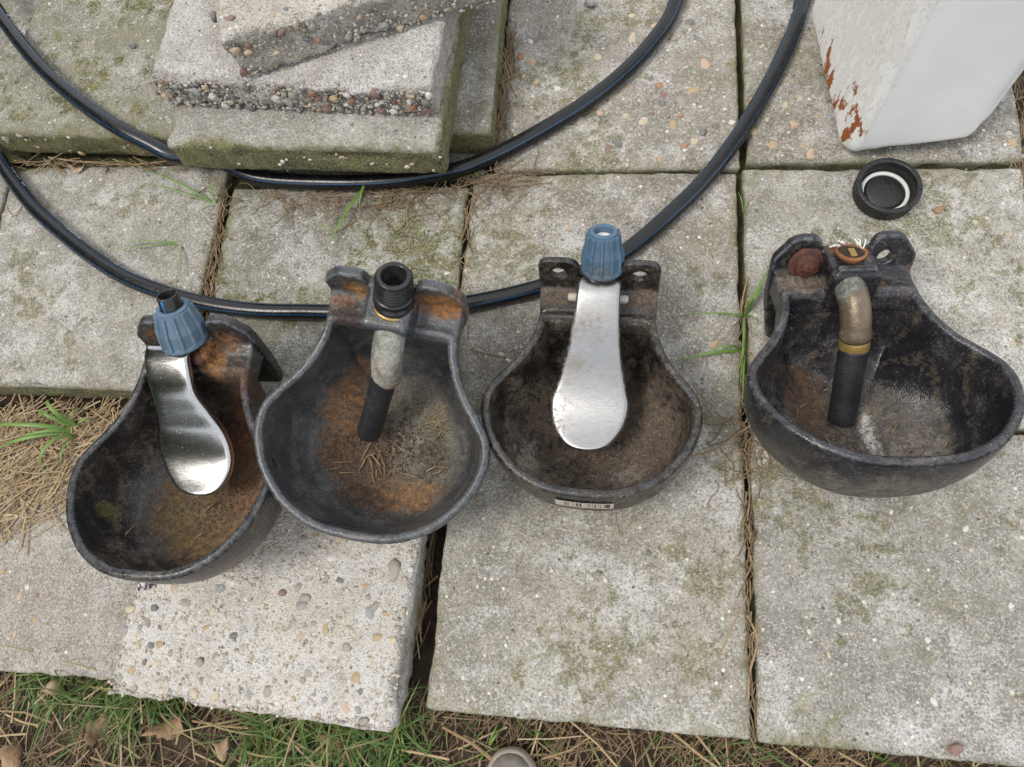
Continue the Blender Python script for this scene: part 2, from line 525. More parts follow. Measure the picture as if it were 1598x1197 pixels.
# pebble meshes shared by all embedded stones
def pebble_mesh(k):
    rnd = random.Random(100 + k)
    V, F = [(0, 0, 1.0)], []
    seg = 8
    for i in range(1, 4):
        th = math.pi * i / 4
        for j in range(seg):
            a = 2 * math.pi * (j + .5 * (i % 2)) / seg
            s = math.sin(th) ** .8
            V.append((s * math.cos(a), s * math.sin(a), math.cos(th)))
    V.append((0, 0, -1.0))
    for j in range(seg):
        F.append((0, 1 + j, 1 + (j + 1) % seg))
        F.append((len(V) - 1, 1 + 2 * seg + (j + 1) % seg, 1 + 2 * seg + j))
    for i in range(2):
        for j in range(seg):
            a, b = 1 + i * seg + j, 1 + i * seg + (j + 1) % seg
            c, d = a + seg, b + seg
            if i % 2 == 0: F += [(a, c, b), (b, c, d)]
            else: F += [(a, c, d), (a, d, b)]
    V = [Vector(v) * (1 + .46 * nz(v, 1.1, k * 3.7) + .26 * nz(v, 2.4, k)) for v in V]
    return mesh('pebble', V, F, M['peb'][0], k % 2 == 0)
PEB = [pebble_mesh(k) for k in range(8)]

def pebble(parent, p, size, ci, rnd, normal='top', flat=.45):
    o = bpy.data.objects.new('pebble', PEB[rnd.randrange(8)])
    link(o, parent)
    o.material_slots[0].link = 'OBJECT'
    o.material_slots[0].material = M['peb'][ci]
    a = rnd.uniform(.72, 1.25)
    o.scale = (size * a, size / a, size * flat)
    e = Euler((rnd.uniform(-.25, .25), rnd.uniform(-.25, .25), rnd.uniform(0, 6.28)))
    if normal == 'front':
        o.rotation_euler = (Matrix.Rotation(math.pi / 2, 3, 'X') @ e.to_matrix()).to_euler()
    else:
        o.rotation_euler = e
    o.location = p
    return o

def fill_grit(parent, name, spots, lab=None):
    """many tiny stones as one mesh: spots = (pos, size, normal)"""
    V, F = [], []
    rnd = random.Random(len(spots))
    for p, s, nrm in spots:
        b = len(V)
        ang = rnd.uniform(0, 6.28)
        el = rnd.uniform(.65, 1.4)
        q = [(s * el * math.cos(ang + k * 1.257) * rnd.uniform(.7, 1.2), s / el * math.sin(ang + k * 1.257) * rnd.uniform(.7, 1.2)) for k in range(5)]
        hh = s * rnd.uniform(.35, .8)
        for fz, sc in ((-.5, 1.0), (.45, .92), (1.0, .45)):
            for (x, y) in q:
                if nrm == 'front': V.append((p[0] + x * sc, p[1] - hh * fz, p[2] + y * sc))
                else: V.append((p[0] + x * sc, p[1] + y * sc, p[2] + hh * fz))
        for lv in (0, 5):
            for k in range(5):
                k2 = (k + 1) % 5
                F.append((b + lv + k, b + lv + k2, b + lv + 5 + k2, b + lv + 5 + k))
        F.append(tuple(b + 10 + k for k in range(5)))
    o = obj(name, V, F, M['agg'], parent)
    o['kind'] = 'stuff'
    return o

def scatter_top(o, w, d, t, n, smin, smax, seed, cols=None, keep=None, grit=0, gsz=(.0009, .0022), up=0.0):
    rnd = random.Random(seed)
    placed = []
    tries = 0
    while len(placed) < n and tries < n * 30:
        tries += 1
        s = smin + (smax - smin) * rnd.random() ** 2.2
        x, y = rnd.uniform(-w / 2 + s * 1.2, w / 2 - s * 1.2), rnd.uniform(-d / 2 + s * 1.2, d / 2 - s * 1.2)
        if keep and not keep(x, y, rnd): continue
        if any((x - a) ** 2 + (y - b) ** 2 < (s + q) ** 2 * .95 for a, b, q in placed): continue
        placed.append((x, y, s))
        pebble(o, (x, y, t / 2 - s * .22 + up), s, (cols or range(10))[rnd.randrange(len(cols or range(10)))], rnd)
    if grit:
        sp = []
        for k in range(grit):
            s = gsz[0] + (gsz[1] - gsz[0]) * rnd.random() ** 2
            x, y = rnd.uniform(-w / 2 + .003, w / 2 - .003), rnd.uniform(-d / 2 + .003, d / 2 - .003)
            if keep and not keep(x, y, rnd): continue
            sp.append(((x, y, t / 2 - s * .25), s, 'top'))
        fill_grit(o, 'fine_grit', sp)

def scatter_front(o, w, d, t, n, smin, smax, seed, grit=0, out=0.0, cols=None, z0=-.5, z1=.5):
    rnd = random.Random(seed)
    placed = []
    tries = 0
    while len(placed) < n and tries < n * 30:
        tries += 1
        s = smin + (smax - smin) * rnd.random() ** 1.8
        x, z = rnd.uniform(-w / 2 + s, w / 2 - s), rnd.uniform(t * z0 + s * .6, t * z1 - s * .6)
        if any((x - a) ** 2 + (z - b) ** 2 < (s + q) ** 2 * .9 for a, b, q in placed): continue
        placed.append((x, z, s))
        pebble(o, (x, -d / 2 + s * .22 - out, z), s, (cols or range(10))[rnd.randrange(len(cols or range(10)))], rnd, 'front', .6)
    if grit:
        sp = []
        for k in range(grit):
            s = .0009 + .0018 * rnd.random() ** 2
            sp.append(((rnd.uniform(-w / 2 + .004, w / 2 - .004), -d / 2 + .001 - out, rnd.uniform(t * z0 + .002, t * z1 - .003)), s, 'front'))
        fill_grit(o, 'fine_grit', sp)

# bedding between the paving slabs
V, F = [], []
def sheet(x0, x1, y0, y1, z, nn=60):
    b = len(V)
    for j in range(nn + 1):
        for i in range(nn + 1):
            x, y = x0 + (x1 - x0) * i / nn, y0 + (y1 - y0) * j / nn
            V.append((x, y, z + .003 * nz((x, y, 0), 60, 2)))
    for j in range(nn):
        for i in range(nn):
            a = b + j * (nn + 1) + i
            F.append((a, a + 1, a + nn + 2, a + nn + 1))
sheet(-.75, -.462, .292, .84, -.017, 40)
sheet(-.461, .50, .236, .84, -.017, 80)
sheet(-.155, .43, -.075, .208, -.0185, 60)
sheet(-.79, -.21, -.03, .235, -.070, 50)
pav = obj('pavement', V, F, M['bed'])
tag(pav, 'paving of square grey concrete slabs with earth-filled joints', 'pavement', kind='structure')

TILES = [  # x, y, yaw, w, d, ztop, material, seed
    (-.619, .424, -4.0, .304, .306, .000, 'tile_a', 11),
    (-.306, .371, -4.0, .304, .300, -.001, 'tile_b', 12),
    (.0062, .3635, -4.2, .311, .303, .000, 'tile_c', 13),
    (.3190, .3460, -4.2, .300, .302, .001, 'tile_a', 14),
    (.6230, .3300, -4.2, .300, .302, -.002, 'tile_a', 15),
    (-.0115, .0640, -4.2, .304, .300, .000, 'tile_a', 16),
    (.2985, .0400, -4.2, .304, .300, .001, 'tile_a', 17),
    (.0430, .6680, -4.0, .290, .300, .001, 'tile_c', 18),
    (.3460, .6540, -4.0, .300, .300, .002, 'tile_c', 19),
    (-.2650, .6850, -4.0, .300, .300, -.001, 'tile_b', 20),
    (-.5750, .7500, -4.0, .300, .290, -.001, 'tile_b', 21),
    (-.9020, .7800, -4.0, .300, .300, .001, 'tile_b', 24),
    (-.9270, .4450, -4.0, .300, .300, -.002, 'tile_a', 25),
    (-.6560, .1030, -3.7, .300, .298, -.044, 'tile_d', 22),
    (-.3500, .0830, -4.4, .302, .298, -.046, 'tile_low', 23),
]
T_OBJ = []
for (x, y, yaw, w_, d_, zt, mt, sd_) in TILES:
    o = slab('paving_slab', x, y, yaw, w_ + .0025, d_ + .0025, zt, .044, M[mt], sd_, pav, edge=.0020 + .0022 * ((sd_ * 7) % 5) / 4, r=.0045)
    o.rotation_euler.x = R(random.uniform(-.25, .25)); o.rotation_euler.y = R(random.uniform(-.25, .25))
    T_OBJ.append(o)
WARM = [0, 1, 6, 8, 3, 7, 5]
scatter_top(T_OBJ[7], .29, .30, .044, 90, .0022, .0085, 31, keep=lambda x, y, r: r.random() < .25 + .75 * (1 if y < -.02 else .25), grit=500)
scatter_top(T_OBJ[8], .30, .30, .044, 130, .0022, .0085, 32, keep=lambda x, y, r: y < .06, grit=700)
scatter_top(T_OBJ[2], .311, .303, .044, 26, .002, .006, 33, cols=WARM, grit=260)
scatter_top(T_OBJ[1], .304, .30, .044, 10, .002, .005, 34, cols=WARM, grit=120)
scatter_top(T_OBJ[0], .304, .30, .044, 8, .0018, .004, 35, cols=[5, 5, 3], grit=120)
scatter_top(T_OBJ[3], .30, .302, .044, 12, .002, .0045, 36, cols=[5, 0, 8, 5], grit=150)
scatter_top(T_OBJ[5], .304, .30, .044, 20, .0016, .0036, 37, cols=[5, 5, 5, 0, 3], grit=260)
scatter_top(T_OBJ[6], .304, .30, .044, 22, .0016, .0042, 38, cols=[5, 5, 5, 0, 3], grit=260)
scatter_top(T_OBJ[13], .30, .298, .044, 26, .0015, .0045, 39, cols=[8, 6, 3, 2, 4, 5], grit=150)

LOOSE = [
    ('concrete_slab', -.606, .739, -7.0, .300, .300, .0455, .046, 'tile_green', 41, 'greenish concrete slab in the upper left corner under the black pipe'),
    ('concrete_slab', -.249, .710, -4.0, .300, .300, .0450, .0455, 'tile_f', 42, 'mossy slab with painted-in shade poking out right of the slab stack'),
    ('concrete_slab', -.3055, .6585, -6.1, .330, .300, .0965, .0510, 'tile_e', 43, 'lowest slab of the stack, with a mossy front edge over the pipe'),
    ('concrete_slab', -.3015, .7040, -8.3, .334, .300, .1430, .0462, 'slab_light', 44, 'pale slab in the middle of the stack with a broken pebbly front'),
    ('concrete_slab', -.2540, .7490, 15.0, .316, .300, .2000, .0565, 'slab_rag', 45, 'topmost pebbly slab turned askew on the stack'),
    ('concrete_slab', -.3395, .068, -6.3, .306, .300, .0050, .050, 'slab_agg', 46, 'cream slab of exposed pebbles under the two left drinking bowls'),
]
L_OBJ = []
for (nm, x, y, yaw, w_, d_, zt, th, mt, sd_, lab) in LOOSE:
    kw = dict(edge=.004, rough=.0008)
    if sd_ == 44: kw = dict(edge=.007, rough=.0006, ragged_front=.007, r=.007)
    if sd_ == 45: kw = dict(edge=.006, rough=.0016, ragged_front=.006, r=.008)
    if sd_ == 46: kw = dict(edge=.007, rough=.0018, r=.009)
    if sd_ == 43: kw = dict(edge=.0035, rough=.0008, r=.008)
    o = slab(nm, x, y, yaw, w_, d_, zt, th, M[mt], sd_, None, **kw)
    tag(o, lab, 'slab', 'loose concrete slabs', 'thing')
    L_OBJ.append(o)
scatter_top(L_OBJ[0], .30, .30, .046, 14, .0014, .0032, 51, cols=[5, 0, 8])
scatter_front(L_OBJ[0], .30, .30, .046, 9, .002, .0055, 52, cols=[6, 0, 5, 7], grit=14)
scatter_front(L_OBJ[2], .330, .30, .051, 12, .0015, .0048, 53, cols=[6, 5, 5, 8], grit=22)
scatter_top(L_OBJ[3], .334, .30, .0462, 10, .0014, .0035, 54, cols=[5, 5, 4])
scatter_front(L_OBJ[3], .334, .30, .0462, 120, .0018, .0068, 55, grit=700, out=-.0008)
scatter_top(L_OBJ[4], .316, .30, .0565, 130, .002, .0065, 56, grit=500)
scatter_front(L_OBJ[4], .316, .30, .0565, 70, .0018, .0062, 57, grit=420, out=-.0008)
# the largest stones of the cream slab stand where the photograph shows them
BIG = [(613, 888, .0155, 7), (475, 685 + 250, .0095, 7), (577, 957, .0105, 3), (587, 943, .0085, 9), (600, 957, .005, 6), (338, 1045, .0035, 4),
       (310, 1035, .0092, 9), (345, 1044, .007, 7), (540, 1010, .0075, 7), (335, 1085, .009, 0), (283, 1100, .0075, 1), (245, 1034, .0055, 0),
       (224, 1032, .006, 4), (203, 950, .0085, 0), (240, 950, .008, 2), (273, 918, .0085, 8), (290, 940, .0085, 7), (195, 985, .007, 3),
       (322, 980, .006, 6), (518, 870, .0085, 5), (343, 917, .009, 3), (438, 924, .008, 4), (590, 995, .0085, 6), (612, 1000, .008, 0),
       (530, 905, .006, 2), (470, 945, .0095, 7), (492, 975, .006, 3), (467, 1128, .008, 0), (485, 1127, .007, 0), (540, 1105, .008, 8),
       (555, 1057, .0085, 6), (480, 1050, .0075, 7), (505, 1093, .006, 3), (390, 1085, .0075, 3), (417, 1080, .0085, 7), (250, 1005, .007, 6)]
base = L_OBJ[5]
inv = (Matrix.Translation(base.location) @ base.rotation_euler.to_matrix().to_4x4()).inverted()
rb = random.Random(5)
taken = []
for (u, v, s, ci) in BIG:
    q = inv @ at(u, v, .005)
    s *= .70
    if abs(q.x) < .150 and abs(q.y) < .144:
        pebble(base, (q.x, q.y, .025 - s * .22), s, ci, rb, flat=.42)
        taken.append((q.x, q.y, s))
def free(x, y, r): return all((x - a) ** 2 + (y - b) ** 2 > (s + .004) ** 2 for a, b, s in taken) and y < .10
scatter_top(base, .306, .30, .05, 255, .0016, .0058, 58, cols=[0, 0, 6, 8, 3, 7, 9, 5, 7, 2], keep=free, grit=5200, gsz=(.0008, .0026))

# ---------------------------------------------------------------- drinking bowls
HALF = [(0, -.088), (.025, -.0865), (.046, -.081), (.069, -.068), (.088, -.048), (.098, -.029), (.1025, -.010), (.100, .008), (.0895, .024), (.077, .039), (.067, .055), (.060, .073), (.057, .088)]

def pear(sc, yb, n=120, sy=1.0):
    """closed rim outline, counter-clockwise from the front"""
    half = [(x * sc, y * sc * sy) for x, y in HALF]
    half = half + [(half[-1][0] - .004, yb - .002), (half[-1][0] - .012, yb)]
    pts = [Vector((x, y, 0)) for x, y in half]
    pts = smooth_path(pts, .003)
    pts = pts + [Vector((pts[-1].x * k, yb, 0)) for k in (.66, .33, 0)]
    L = [0]
    for a, b in zip(pts, pts[1:]): L.append(L[-1] + (b - a).length)
    res = []
    j = 0
    for k in range(n + 1):
        s = L[-1] * k / n
        while j < len(L) - 2 and L[j + 1] < s: j += 1
        f = (s - L[j]) / max(1e-9, L[j + 1] - L[j])
        res.append(pts[j].lerp(pts[j + 1], min(1, f)))
    left = [Vector((-p.x, p.y, 0)) for p in res[1:-1]][::-1]
    return res + left

def offset_loop(loop, dist):
    n = len(loop)
    out = []
    for i in range(n):
        t = (loop[(i + 2) % n] - loop[i - 2])
        nn = Vector((t.y, -t.x, 0)).normalized()
        out.append(loop[i] - nn * dist)
    return out

def rim_z(p, h, rise, sc):
    k = max(0, min(1, (p.y - .03) / (.08 * sc)))
    return h + rise * k * k * (3 - 2 * k)

def shell(loop, h, rise, sc, rb_out, rb_in, wall, cy=.0, pw=2.3):   # dished floor, steep walls
    n = len(loop)
    V, F = [], []
    rows = []
    inner = offset_loop(loop, wall + .003)
    def basept(p, r, yc):
        d = Vector((p.x, p.y - yc, 0))
        a = math.atan2(d.x, -d.y)
        return Vector((r * math.sin(a), yc - r * math.cos(a), 0))
    # outer from the base up
    for k in range(17):
        u = k / 16
        g_ = 1 - (1 - u) ** pw
        row = []
        for p in loop:
            q = basept(p, rb_out, cy).lerp(p, g_)
            q.z = rim_z(p, h, rise, sc) * u ** 1.2
            row.append(q)
        rows.append(row)
    for k in range(17):
        u = 1 - k / 16
        g_ = 1 - (1 - u) ** 2.8
        row = []
        for p, pi in zip(loop, inner):
            q = basept(pi, rb_in, cy - .004).lerp(pi, g_)
            q.z = .0095 + (rim_z(p, h, rise, sc) - .0095) * u ** 1.28
            row.append(q)
        rows.append(row)
    for row in rows: V += row
    for i in range(len(rows) - 1):
        for k in range(n):
            k2 = (k + 1) % n
            F.append((i * n + k, i * n + k2, (i + 1) * n + k2, (i + 1) * n + k))
    F.append(tuple(range(n))[::-1])
    b = (len(rows) - 1) * n
    V.append(Vector((0, cy - .004, .0085)))
    for k in range(n): F.append((b + k, b + (k + 1) % n, len(V) - 1))
    return V, F

def bead(loop, h, rise, sc, r, seg=10):
    n = len(loop)
    V, F = [], []
    for i, p in enumerate(loop):
        t = (loop[(i + 2) % n] - loop[i - 2])
        nn = Vector((t.y, -t.x, 0)).normalized()
        z = rim_z(p, h, rise, sc)
        for k in range(seg):
            a = 2 * math.pi * k / seg
            V.append(Vector((p.x, p.y, z)) + nn * (r * math.cos(a) - r * .95) + Vector((0, 0, r * .92 * math.sin(a) - r * .35)))
    for i in range(n):
        j = (i + 1) % n
        for k in range(seg):
            k2 = (k + 1) % seg
            F.append((i * seg + k, j * seg + k, j * seg + k2, i * seg + k2))
    return V, F

def plate(outline, holes, hr, thick, y):
    """vertical plate: outline in x,z, round holes, extruded along y (its front at y)"""
    cu = bpy.data.curves.new('plate', 'CURVE')
    cu.dimensions = '2D'
    cu.fill_mode = 'BOTH'
    cu.extrude = thick / 2
    def spl(pts):
        s = cu.splines.new('POLY')
        s.points.add(len(pts) - 1)
        for q, (a, b) in zip(s.points, pts): q.co = (a, b, 0, 1)
        s.use_cyclic_u = True
    spl(outline)
    for (hx, hz) in holes:
        spl([(hx + hr * math.cos(2 * math.pi * k / 24), hz + hr * math.sin(2 * math.pi * k / 24)) for k in range(24)])
    o = bpy.data.objects.new('plate_tmp', cu)
    me = bpy.data.meshes.new_from_object(o)
    V = [Vector((v.co.x, y + thick / 2 - v.co.z, v.co.y)) for v in me.vertices]
    F = [tuple(p.vertices) for p in me.polygons]
    bpy.data.objects.remove(o); bpy.data.curves.remove(cu); bpy.data.meshes.remove(me)
    return V, F

def round_corners(pts, r, n=6):
    out = []
    m_ = len(pts)
    for i in range(m_):
        p, a, b = Vector(pts[i][:2]), Vector(pts[i - 1][:2]), Vector(pts[(i + 1) % m_][:2])
        rr = pts[i][2] if len(pts[i]) > 2 else r
        u, v = (a - p), (b - p)
        k = min(rr, u.length * .48, v.length * .48)
        p0, p1 = p + u.normalized() * k, p + v.normalized() * k
        for j in range(n + 1):
            t_ = j / n
            out.append(tuple(p0 * (1 - t_) ** 2 + p * 2 * t_ * (1 - t_) + p1 * t_ ** 2))
    return out

def wedge(poly_yz, x0, x1):
    """prism along x"""
    n = len(poly_yz)
    V = [Vector((x0, y, z)) for y, z in poly_yz] + [Vector((x1, y, z)) for y, z in poly_yz]
    F = [tuple(range(n)), tuple(range(2 * n - 1, n - 1, -1))]
    for k in range(n):
        k2 = (k + 1) % n
        F.append((k, n + k, n + k2, k2))
    return V, F

def moved_box(w_, d_, h_, r_, c, rx=0):
    V, F = rounded_box(w_, d_, h_, r_)
    m_ = Matrix.Translation(Vector(c)) @ Matrix.Rotation(rx, 4, 'X')
    return [m_ @ v for v in V], F

def cast(pieces, voxel=.0016, smooth=4):
    """fuse closed pieces into one cast surface with soft fillets"""
    me = bpy.data.meshes.new('cast')
    V, F = [], []
    for v, f in pieces:
        b = len(V)
        V += [tuple(q) for q in v]
        F += [tuple(b + i for i in q) for q in f]
    me.from_pydata(V, [], F)
    bm = bmesh.new(); bm.from_mesh(me)
    bmesh.ops.recalc_face_normals(bm, faces=bm.faces)
    bm.to_mesh(me); bm.free()
    o = bpy.data.objects.new('cast_tmp', me)
    col.objects.link(o)
    md = o.modifiers.new('r', 'REMESH'); md.mode = 'VOXEL'; md.voxel_size = voxel; md.use_smooth_shade = True
    s2 = o.modifiers.new('s', 'SMOOTH'); s2.iterations = smooth; s2.factor = .5
    dg = bpy.context.evaluated_depsgraph_get()
    ev = o.evaluated_get(dg)
    res = bpy.data.meshes.new_from_object(ev, depsgraph=dg)
    bpy.data.objects.remove(o); bpy.data.meshes.remove(me)
    return res

def split_cast(me, ycut, zcut, root, mat):
    """basin in front, bracket behind; both keep the common normals so the casting stays seamless"""
    vs_ = [v.co.copy() for v in me.vertices]
    ns_ = [v.normal.copy() for v in me.vertices]
    parts = {'basin': [], 'mounting_bracket': []}
    for p in me.polygons:
        c = p.center
        k = 'mounting_bracket' if (c.y > ycut or (c.y > ycut - .026 and c.z > zcut and abs(c.x) < .034)) else 'basin'
        parts[k].append(tuple(p.vertices))
    outs = []
    for k, fs in parts.items():
        ids, rm = [], {}
        nf = []
        for f in fs:
            q = []
            for i in f:
                if i not in rm: rm[i] = len(ids); ids.append(i)
                q.append(rm[i])
            nf.append(tuple(q))
        o = obj(k, [vs_[i] for i in ids], nf, mat, root)
        o.data.normals_split_custom_set_from_vertices([ns_[i] for i in ids])
        outs.append(o)
    bpy.data.meshes.remove(me)
    return outs

def lean(vf, ang, y0, z0):
    c, s_ = math.cos(ang), math.sin(ang)
    return [Vector((v.x, y0 + (v.y - y0) * c + (v.z - z0) * s_, z0 - (v.y - y0) * s_ + (v.z - z0) * c)) if v.z > z0 else v for v in vf[0]], vf[1]

def build_basin(root, kind, mat, extra=(), lever=False):
    if kind == 'a':
        sc, h, rise, yb = 1.0, .095, .000, .097
        loop = pear(sc, yb, 120, 1.05)
        hx, hz, yf, th, hw_, ztop, zlow = .0385, .134, .116, .007, .058, .153, .124
        ears = round_corners([(-hw_, .020), (hw_, .020), (hw_, ztop, .014), (.019, ztop, .014), (.017, zlow, .003), (-.017, zlow, .003), (-.019, ztop, .014), (-hw_, ztop, .014)], .006)
        pieces = [shell(loop, h, rise, sc, .056, .030, .0055, 0, 2.9), bead(loop, h, rise, sc, .0045),
                  plate(ears, [(-hx, hz), (hx, hz)], .0068, th, yf),
                  wedge([(.084, .078), (.118, .078), (.118, .112), (.110, .108), (.096, .0935), (.086, .0925)], -.0575, .0575),
                  moved_box(.040, .026, .034, .004, (0, .1105, .1105))]
        ycut = .0975
    else:
        sc, h, rise, yb = 1.13, .105, .012, .104
        loop = pear(sc, yb)
        hx, hz, yf, th, hw_, ztop, zlow = .038, .133, .123, .0105, .067, .157, .130
        ears = round_corners([(-hw_ + .012, .030), (hw_ - .012, .030), (hw_, .085), (hw_ + .002, .134, .006), (.051, ztop, .008), (.027, ztop, .007), (.018, zlow, .003), (-.018, zlow, .003), (-.027, ztop, .007), (-.051, ztop, .008), (-hw_ - .002, .134, .006), (-hw_, .085)], .006)
        pieces = [shell(loop, h, rise, sc, .048, .032, .006), bead(loop, h, rise, sc, .0047),
                  lean(plate(ears, [(-hx, hz), (hx, hz)], .0070, th, yf), R(7), .123, .112),
                  wedge([(.093, .094), (.127, .094), (.127, .122), (.112, .1165), (.100, .116), (.093, .112)], -.0655, .0655),
                  moved_box(.047, .048, .044, .006, (0, .1125, .122)) if not lever else moved_box(.047, .032, .036, .006, (0, .1175, .116)),
                  wedge([(.132, .030), (.100, .060), (.090, .11), (.132, .11)], -.006, .006)]
        ycut = .1055
    me = cast(pieces + list(extra))
    return split_cast(me, ycut, .104, root, mat), loop, (sc, h, rise)

def metal_sheet(name, mid, xs0, width, root, mat, thick=.0016, flange=.007):
    """pressed tongue: mid = (y, z) line, width(f) half width, xs0(f) sideways shift"""
    P = smooth_path([(0, y, z) for y, z in mid], .0012)
    n0_ = len(P) - 1
    fs = [.94 * k / 60 for k in range(60)] + [.94 + .06 * math.sin(math.pi / 2 * k / 14) for k in range(15)]
    P = [P[min(int(f * n0_), n0_ - 1)].lerp(P[min(int(f * n0_), n0_ - 1) + 1], f * n0_ - min(int(f * n0_), n0_ - 1)) for f in fs]
    n = len(P)
    cross = [(-1, -1), (-1, -.5), (-.995, -.14), (-.96, -.02), (-.88, 0), (-.6, .02), (-.3, .03), (0, .035), (.3, .03), (.6, .02), (.88, 0), (.96, -.02), (.995, -.14), (1, -.5), (1, -1)]
    V, F = [], []
    for i, p in enumerate(P):
        t_ = (P[min(i + 1, n - 1)] - P[max(i - 1, 0)]).normalized()
        nn = Vector((0, -t_.z, t_.y))
        if nn.z < 0: nn = -nn
        f = fs[i]
        wd = max(.0012, width(f))
        fl = flange * min(1, wd / .015)
        for (c, dz) in cross:
            V.append(p + Vector((xs0(f) + c * wd, 0, 0)) + nn * (dz * fl))
    q = len(cross)
    for i in range(n - 1):
        for k in range(q - 1):
            F.append((i * q + k, i * q + k + 1, (i + 1) * q + k + 1, (i + 1) * q + k))
    o = obj(name, V, F, mat, root)
    md = o.modifiers.new('thickness', 'SOLIDIFY'); md.thickness = thick; md.offset = -1
    return o

def place(V, F, mat, name, parent, origin, axis):
    """set a lathe along an axis at origin (parent space)"""
    q = Vector((0, 0, 1)).rotation_difference(Vector(axis).normalized()).to_matrix()
    return obj(name, [q @ Vector(v) + Vector(origin) for v in V], F, mat, parent)

def ribs(nr, depth, width, lo, hi):
    def f(a, i):
        if not (lo <= i <= hi): return 0.0
        u = (a * nr / (2 * math.pi)) % 1.0
        d_ = min(u, 1 - u)
        return depth if d_ < width else 0.0
    return f

M['blue'] = patchy('blue_plastic', (.085, .140, .195), (.110, .172, .232), [], .42, (.22, .20, .17), .12, (.20, .30, .40), .35, speck=.12)
M['blue_dirty'] = patchy('blue_plastic_dirty', (.060, .120, .19), (.075, .145, .22), [(0, .09, .165, .03, .02, .03, (.16, .12, .09), .7, 1.2, 90)], .55, (.15, .12, .095), .35, (.16, .23, .30), .3, speck=.2)
M['black_plastic'] = simple('black_plastic', (.014, .014, .015), (.026, .026, .027), .30, 0, 50, .15)
M['rubber'] = patchy('black_rubber_hose', (.012, .012, .015), (.020, .020, .025), [], .5, (.10, .085, .07), .18, (.05, .055, .065), .3, speck=.15)
M['seal_white'] = simple('white_seal', (.72, .72, .70), (.60, .60, .57), .6, 0, 60, .1)
M['steel'] = None

def steel(name, rough, dirt, dirtcol=(.26, .22, .18), spots=.3, tone=1.0):
    t = NT(name, rough, 1.0, .5)
    raw = t.co(False)
    n1 = t.noise(24, 4, .6, raw); n2 = t.noise(220, 4, .65, raw); n3 = t.noise(700, 2, .6, raw)
    st = t.n('ShaderNodeMapping'); t.t.links.new(raw, st.inputs[0]); st.inputs['Scale'].default_value = (4, 60, 60)
    scr = t.noise(30, 3, .6, st.outputs[0])
    base_ = t.mx(t.ss(scr, .3, .7), tuple(q * tone for q in (.40, .40, .40)), tuple(q * tone for q in (.52, .52, .51)))
    dm = t.ss(t.m('ADD', t.m('MULTIPLY', n1, .6), t.m('MULTIPLY', n2, .5)), .78 - .4 * dirt, .98 - .3 * dirt, 0, min(.95, .45 + dirt * .5))
    sp = t.ss(n3, .68 - .1 * spots, .76 - .1 * spots, 0, .8)
    dm = t.m('MAXIMUM', dm, t.m('MULTIPLY', sp, spots))
    cc = t.mx(dm, base_, dirtcol)
    mt = t.m('SUBTRACT', 1.0, t.m('MULTIPLY', dm, .85))
    return t.out(cc, t.ss(t.m('ADD', dm, t.m('MULTIPLY', scr, .25)), .05, .6, rough, min(1, rough + .4)), t.bump(t.m('ADD', t.m('MULTIPLY', scr, .4), n2), .06, .0006), mt)
M['steel_bright'] = steel('stainless_polished', .14, .30, (.24, .23, .21), .25)
M['steel_dusty'] = steel('stainless_dusty', .30, .66, (.26, .22, .175), .6, .84)
M['brass'] = simple('brass', (.46, .32, .11), (.36, .24, .08), .38, .55, 70, .3)
M['brass_old'] = patchy('tarnished_brass', (.15, .12, .085), (.30, .265, .205), [(0, .085, .125, .03, .020, .02, (.33, .40, .36), .8, 2.0, 100), (.0, .055, .095, .02, .02, .010, (.30, .17, .07), .8, 2.0, 110)], .5, (.58, .58, .54), .52, (.42, .36, .26), .6, speck=.8, metal=.2)
M['brass_brown'] = patchy('brown_brass', (.13, .098, .066), (.22, .17, .115), [(-.012, .090, .130, .02, .022, .016, (.36, .42, .38), .85, 1.6, 110), (0, .100, .132, .03, .016, .02, (.42, .41, .37), .85, 1.8, 80)], .34, (.30, .27, .22), .22, (.40, .33, .22), .4, speck=.5, metal=.45)
M['rust_red'] = patchy('red_rust', (.040, .016, .012), (.11, .034, .022), [], .8, (.035, .016, .012), .5, (.2, .07, .04), .4, speck=.2)
M['rust_orange'] = patchy('orange_rust', (.17, .065, .022), (.30, .13, .04), [], .9, (.10, .05, .025), .35, (.3, .14, .06), .4)
M['tape'] = simple('white_thread_tape', (.78, .77, .74), (.70, .68, .64), .6, 0, 80, .2)
M['pin'] = patchy('worn_pin', (.45, .40, .34), (.55, .50, .43), [], .5, (.30, .16, .09), .4, (.6, .55, .5), .3)
M['dirt'] = None
t = NT('crumbs', .95, 0, .2)
M['dirt'] = t.out(t.ramp(t.island(), [(0, (.060, .038, .024)), (.4, (.12, .075, .042)), (.7, (.17, .11, .065)), (.9, (.08, .055, .036)), (1, (.30, .23, .15))]))
t = NT('crumbs_grey', .95, 0, .2)
M['dirt_grey'] = t.out(t.ramp(t.island(), [(0, (.05, .04, .03)), (.4, (.12, .095, .07)), (.7, (.20, .165, .125)), (.9, (.07, .055, .042)), (1, (.34, .29, .22))]))

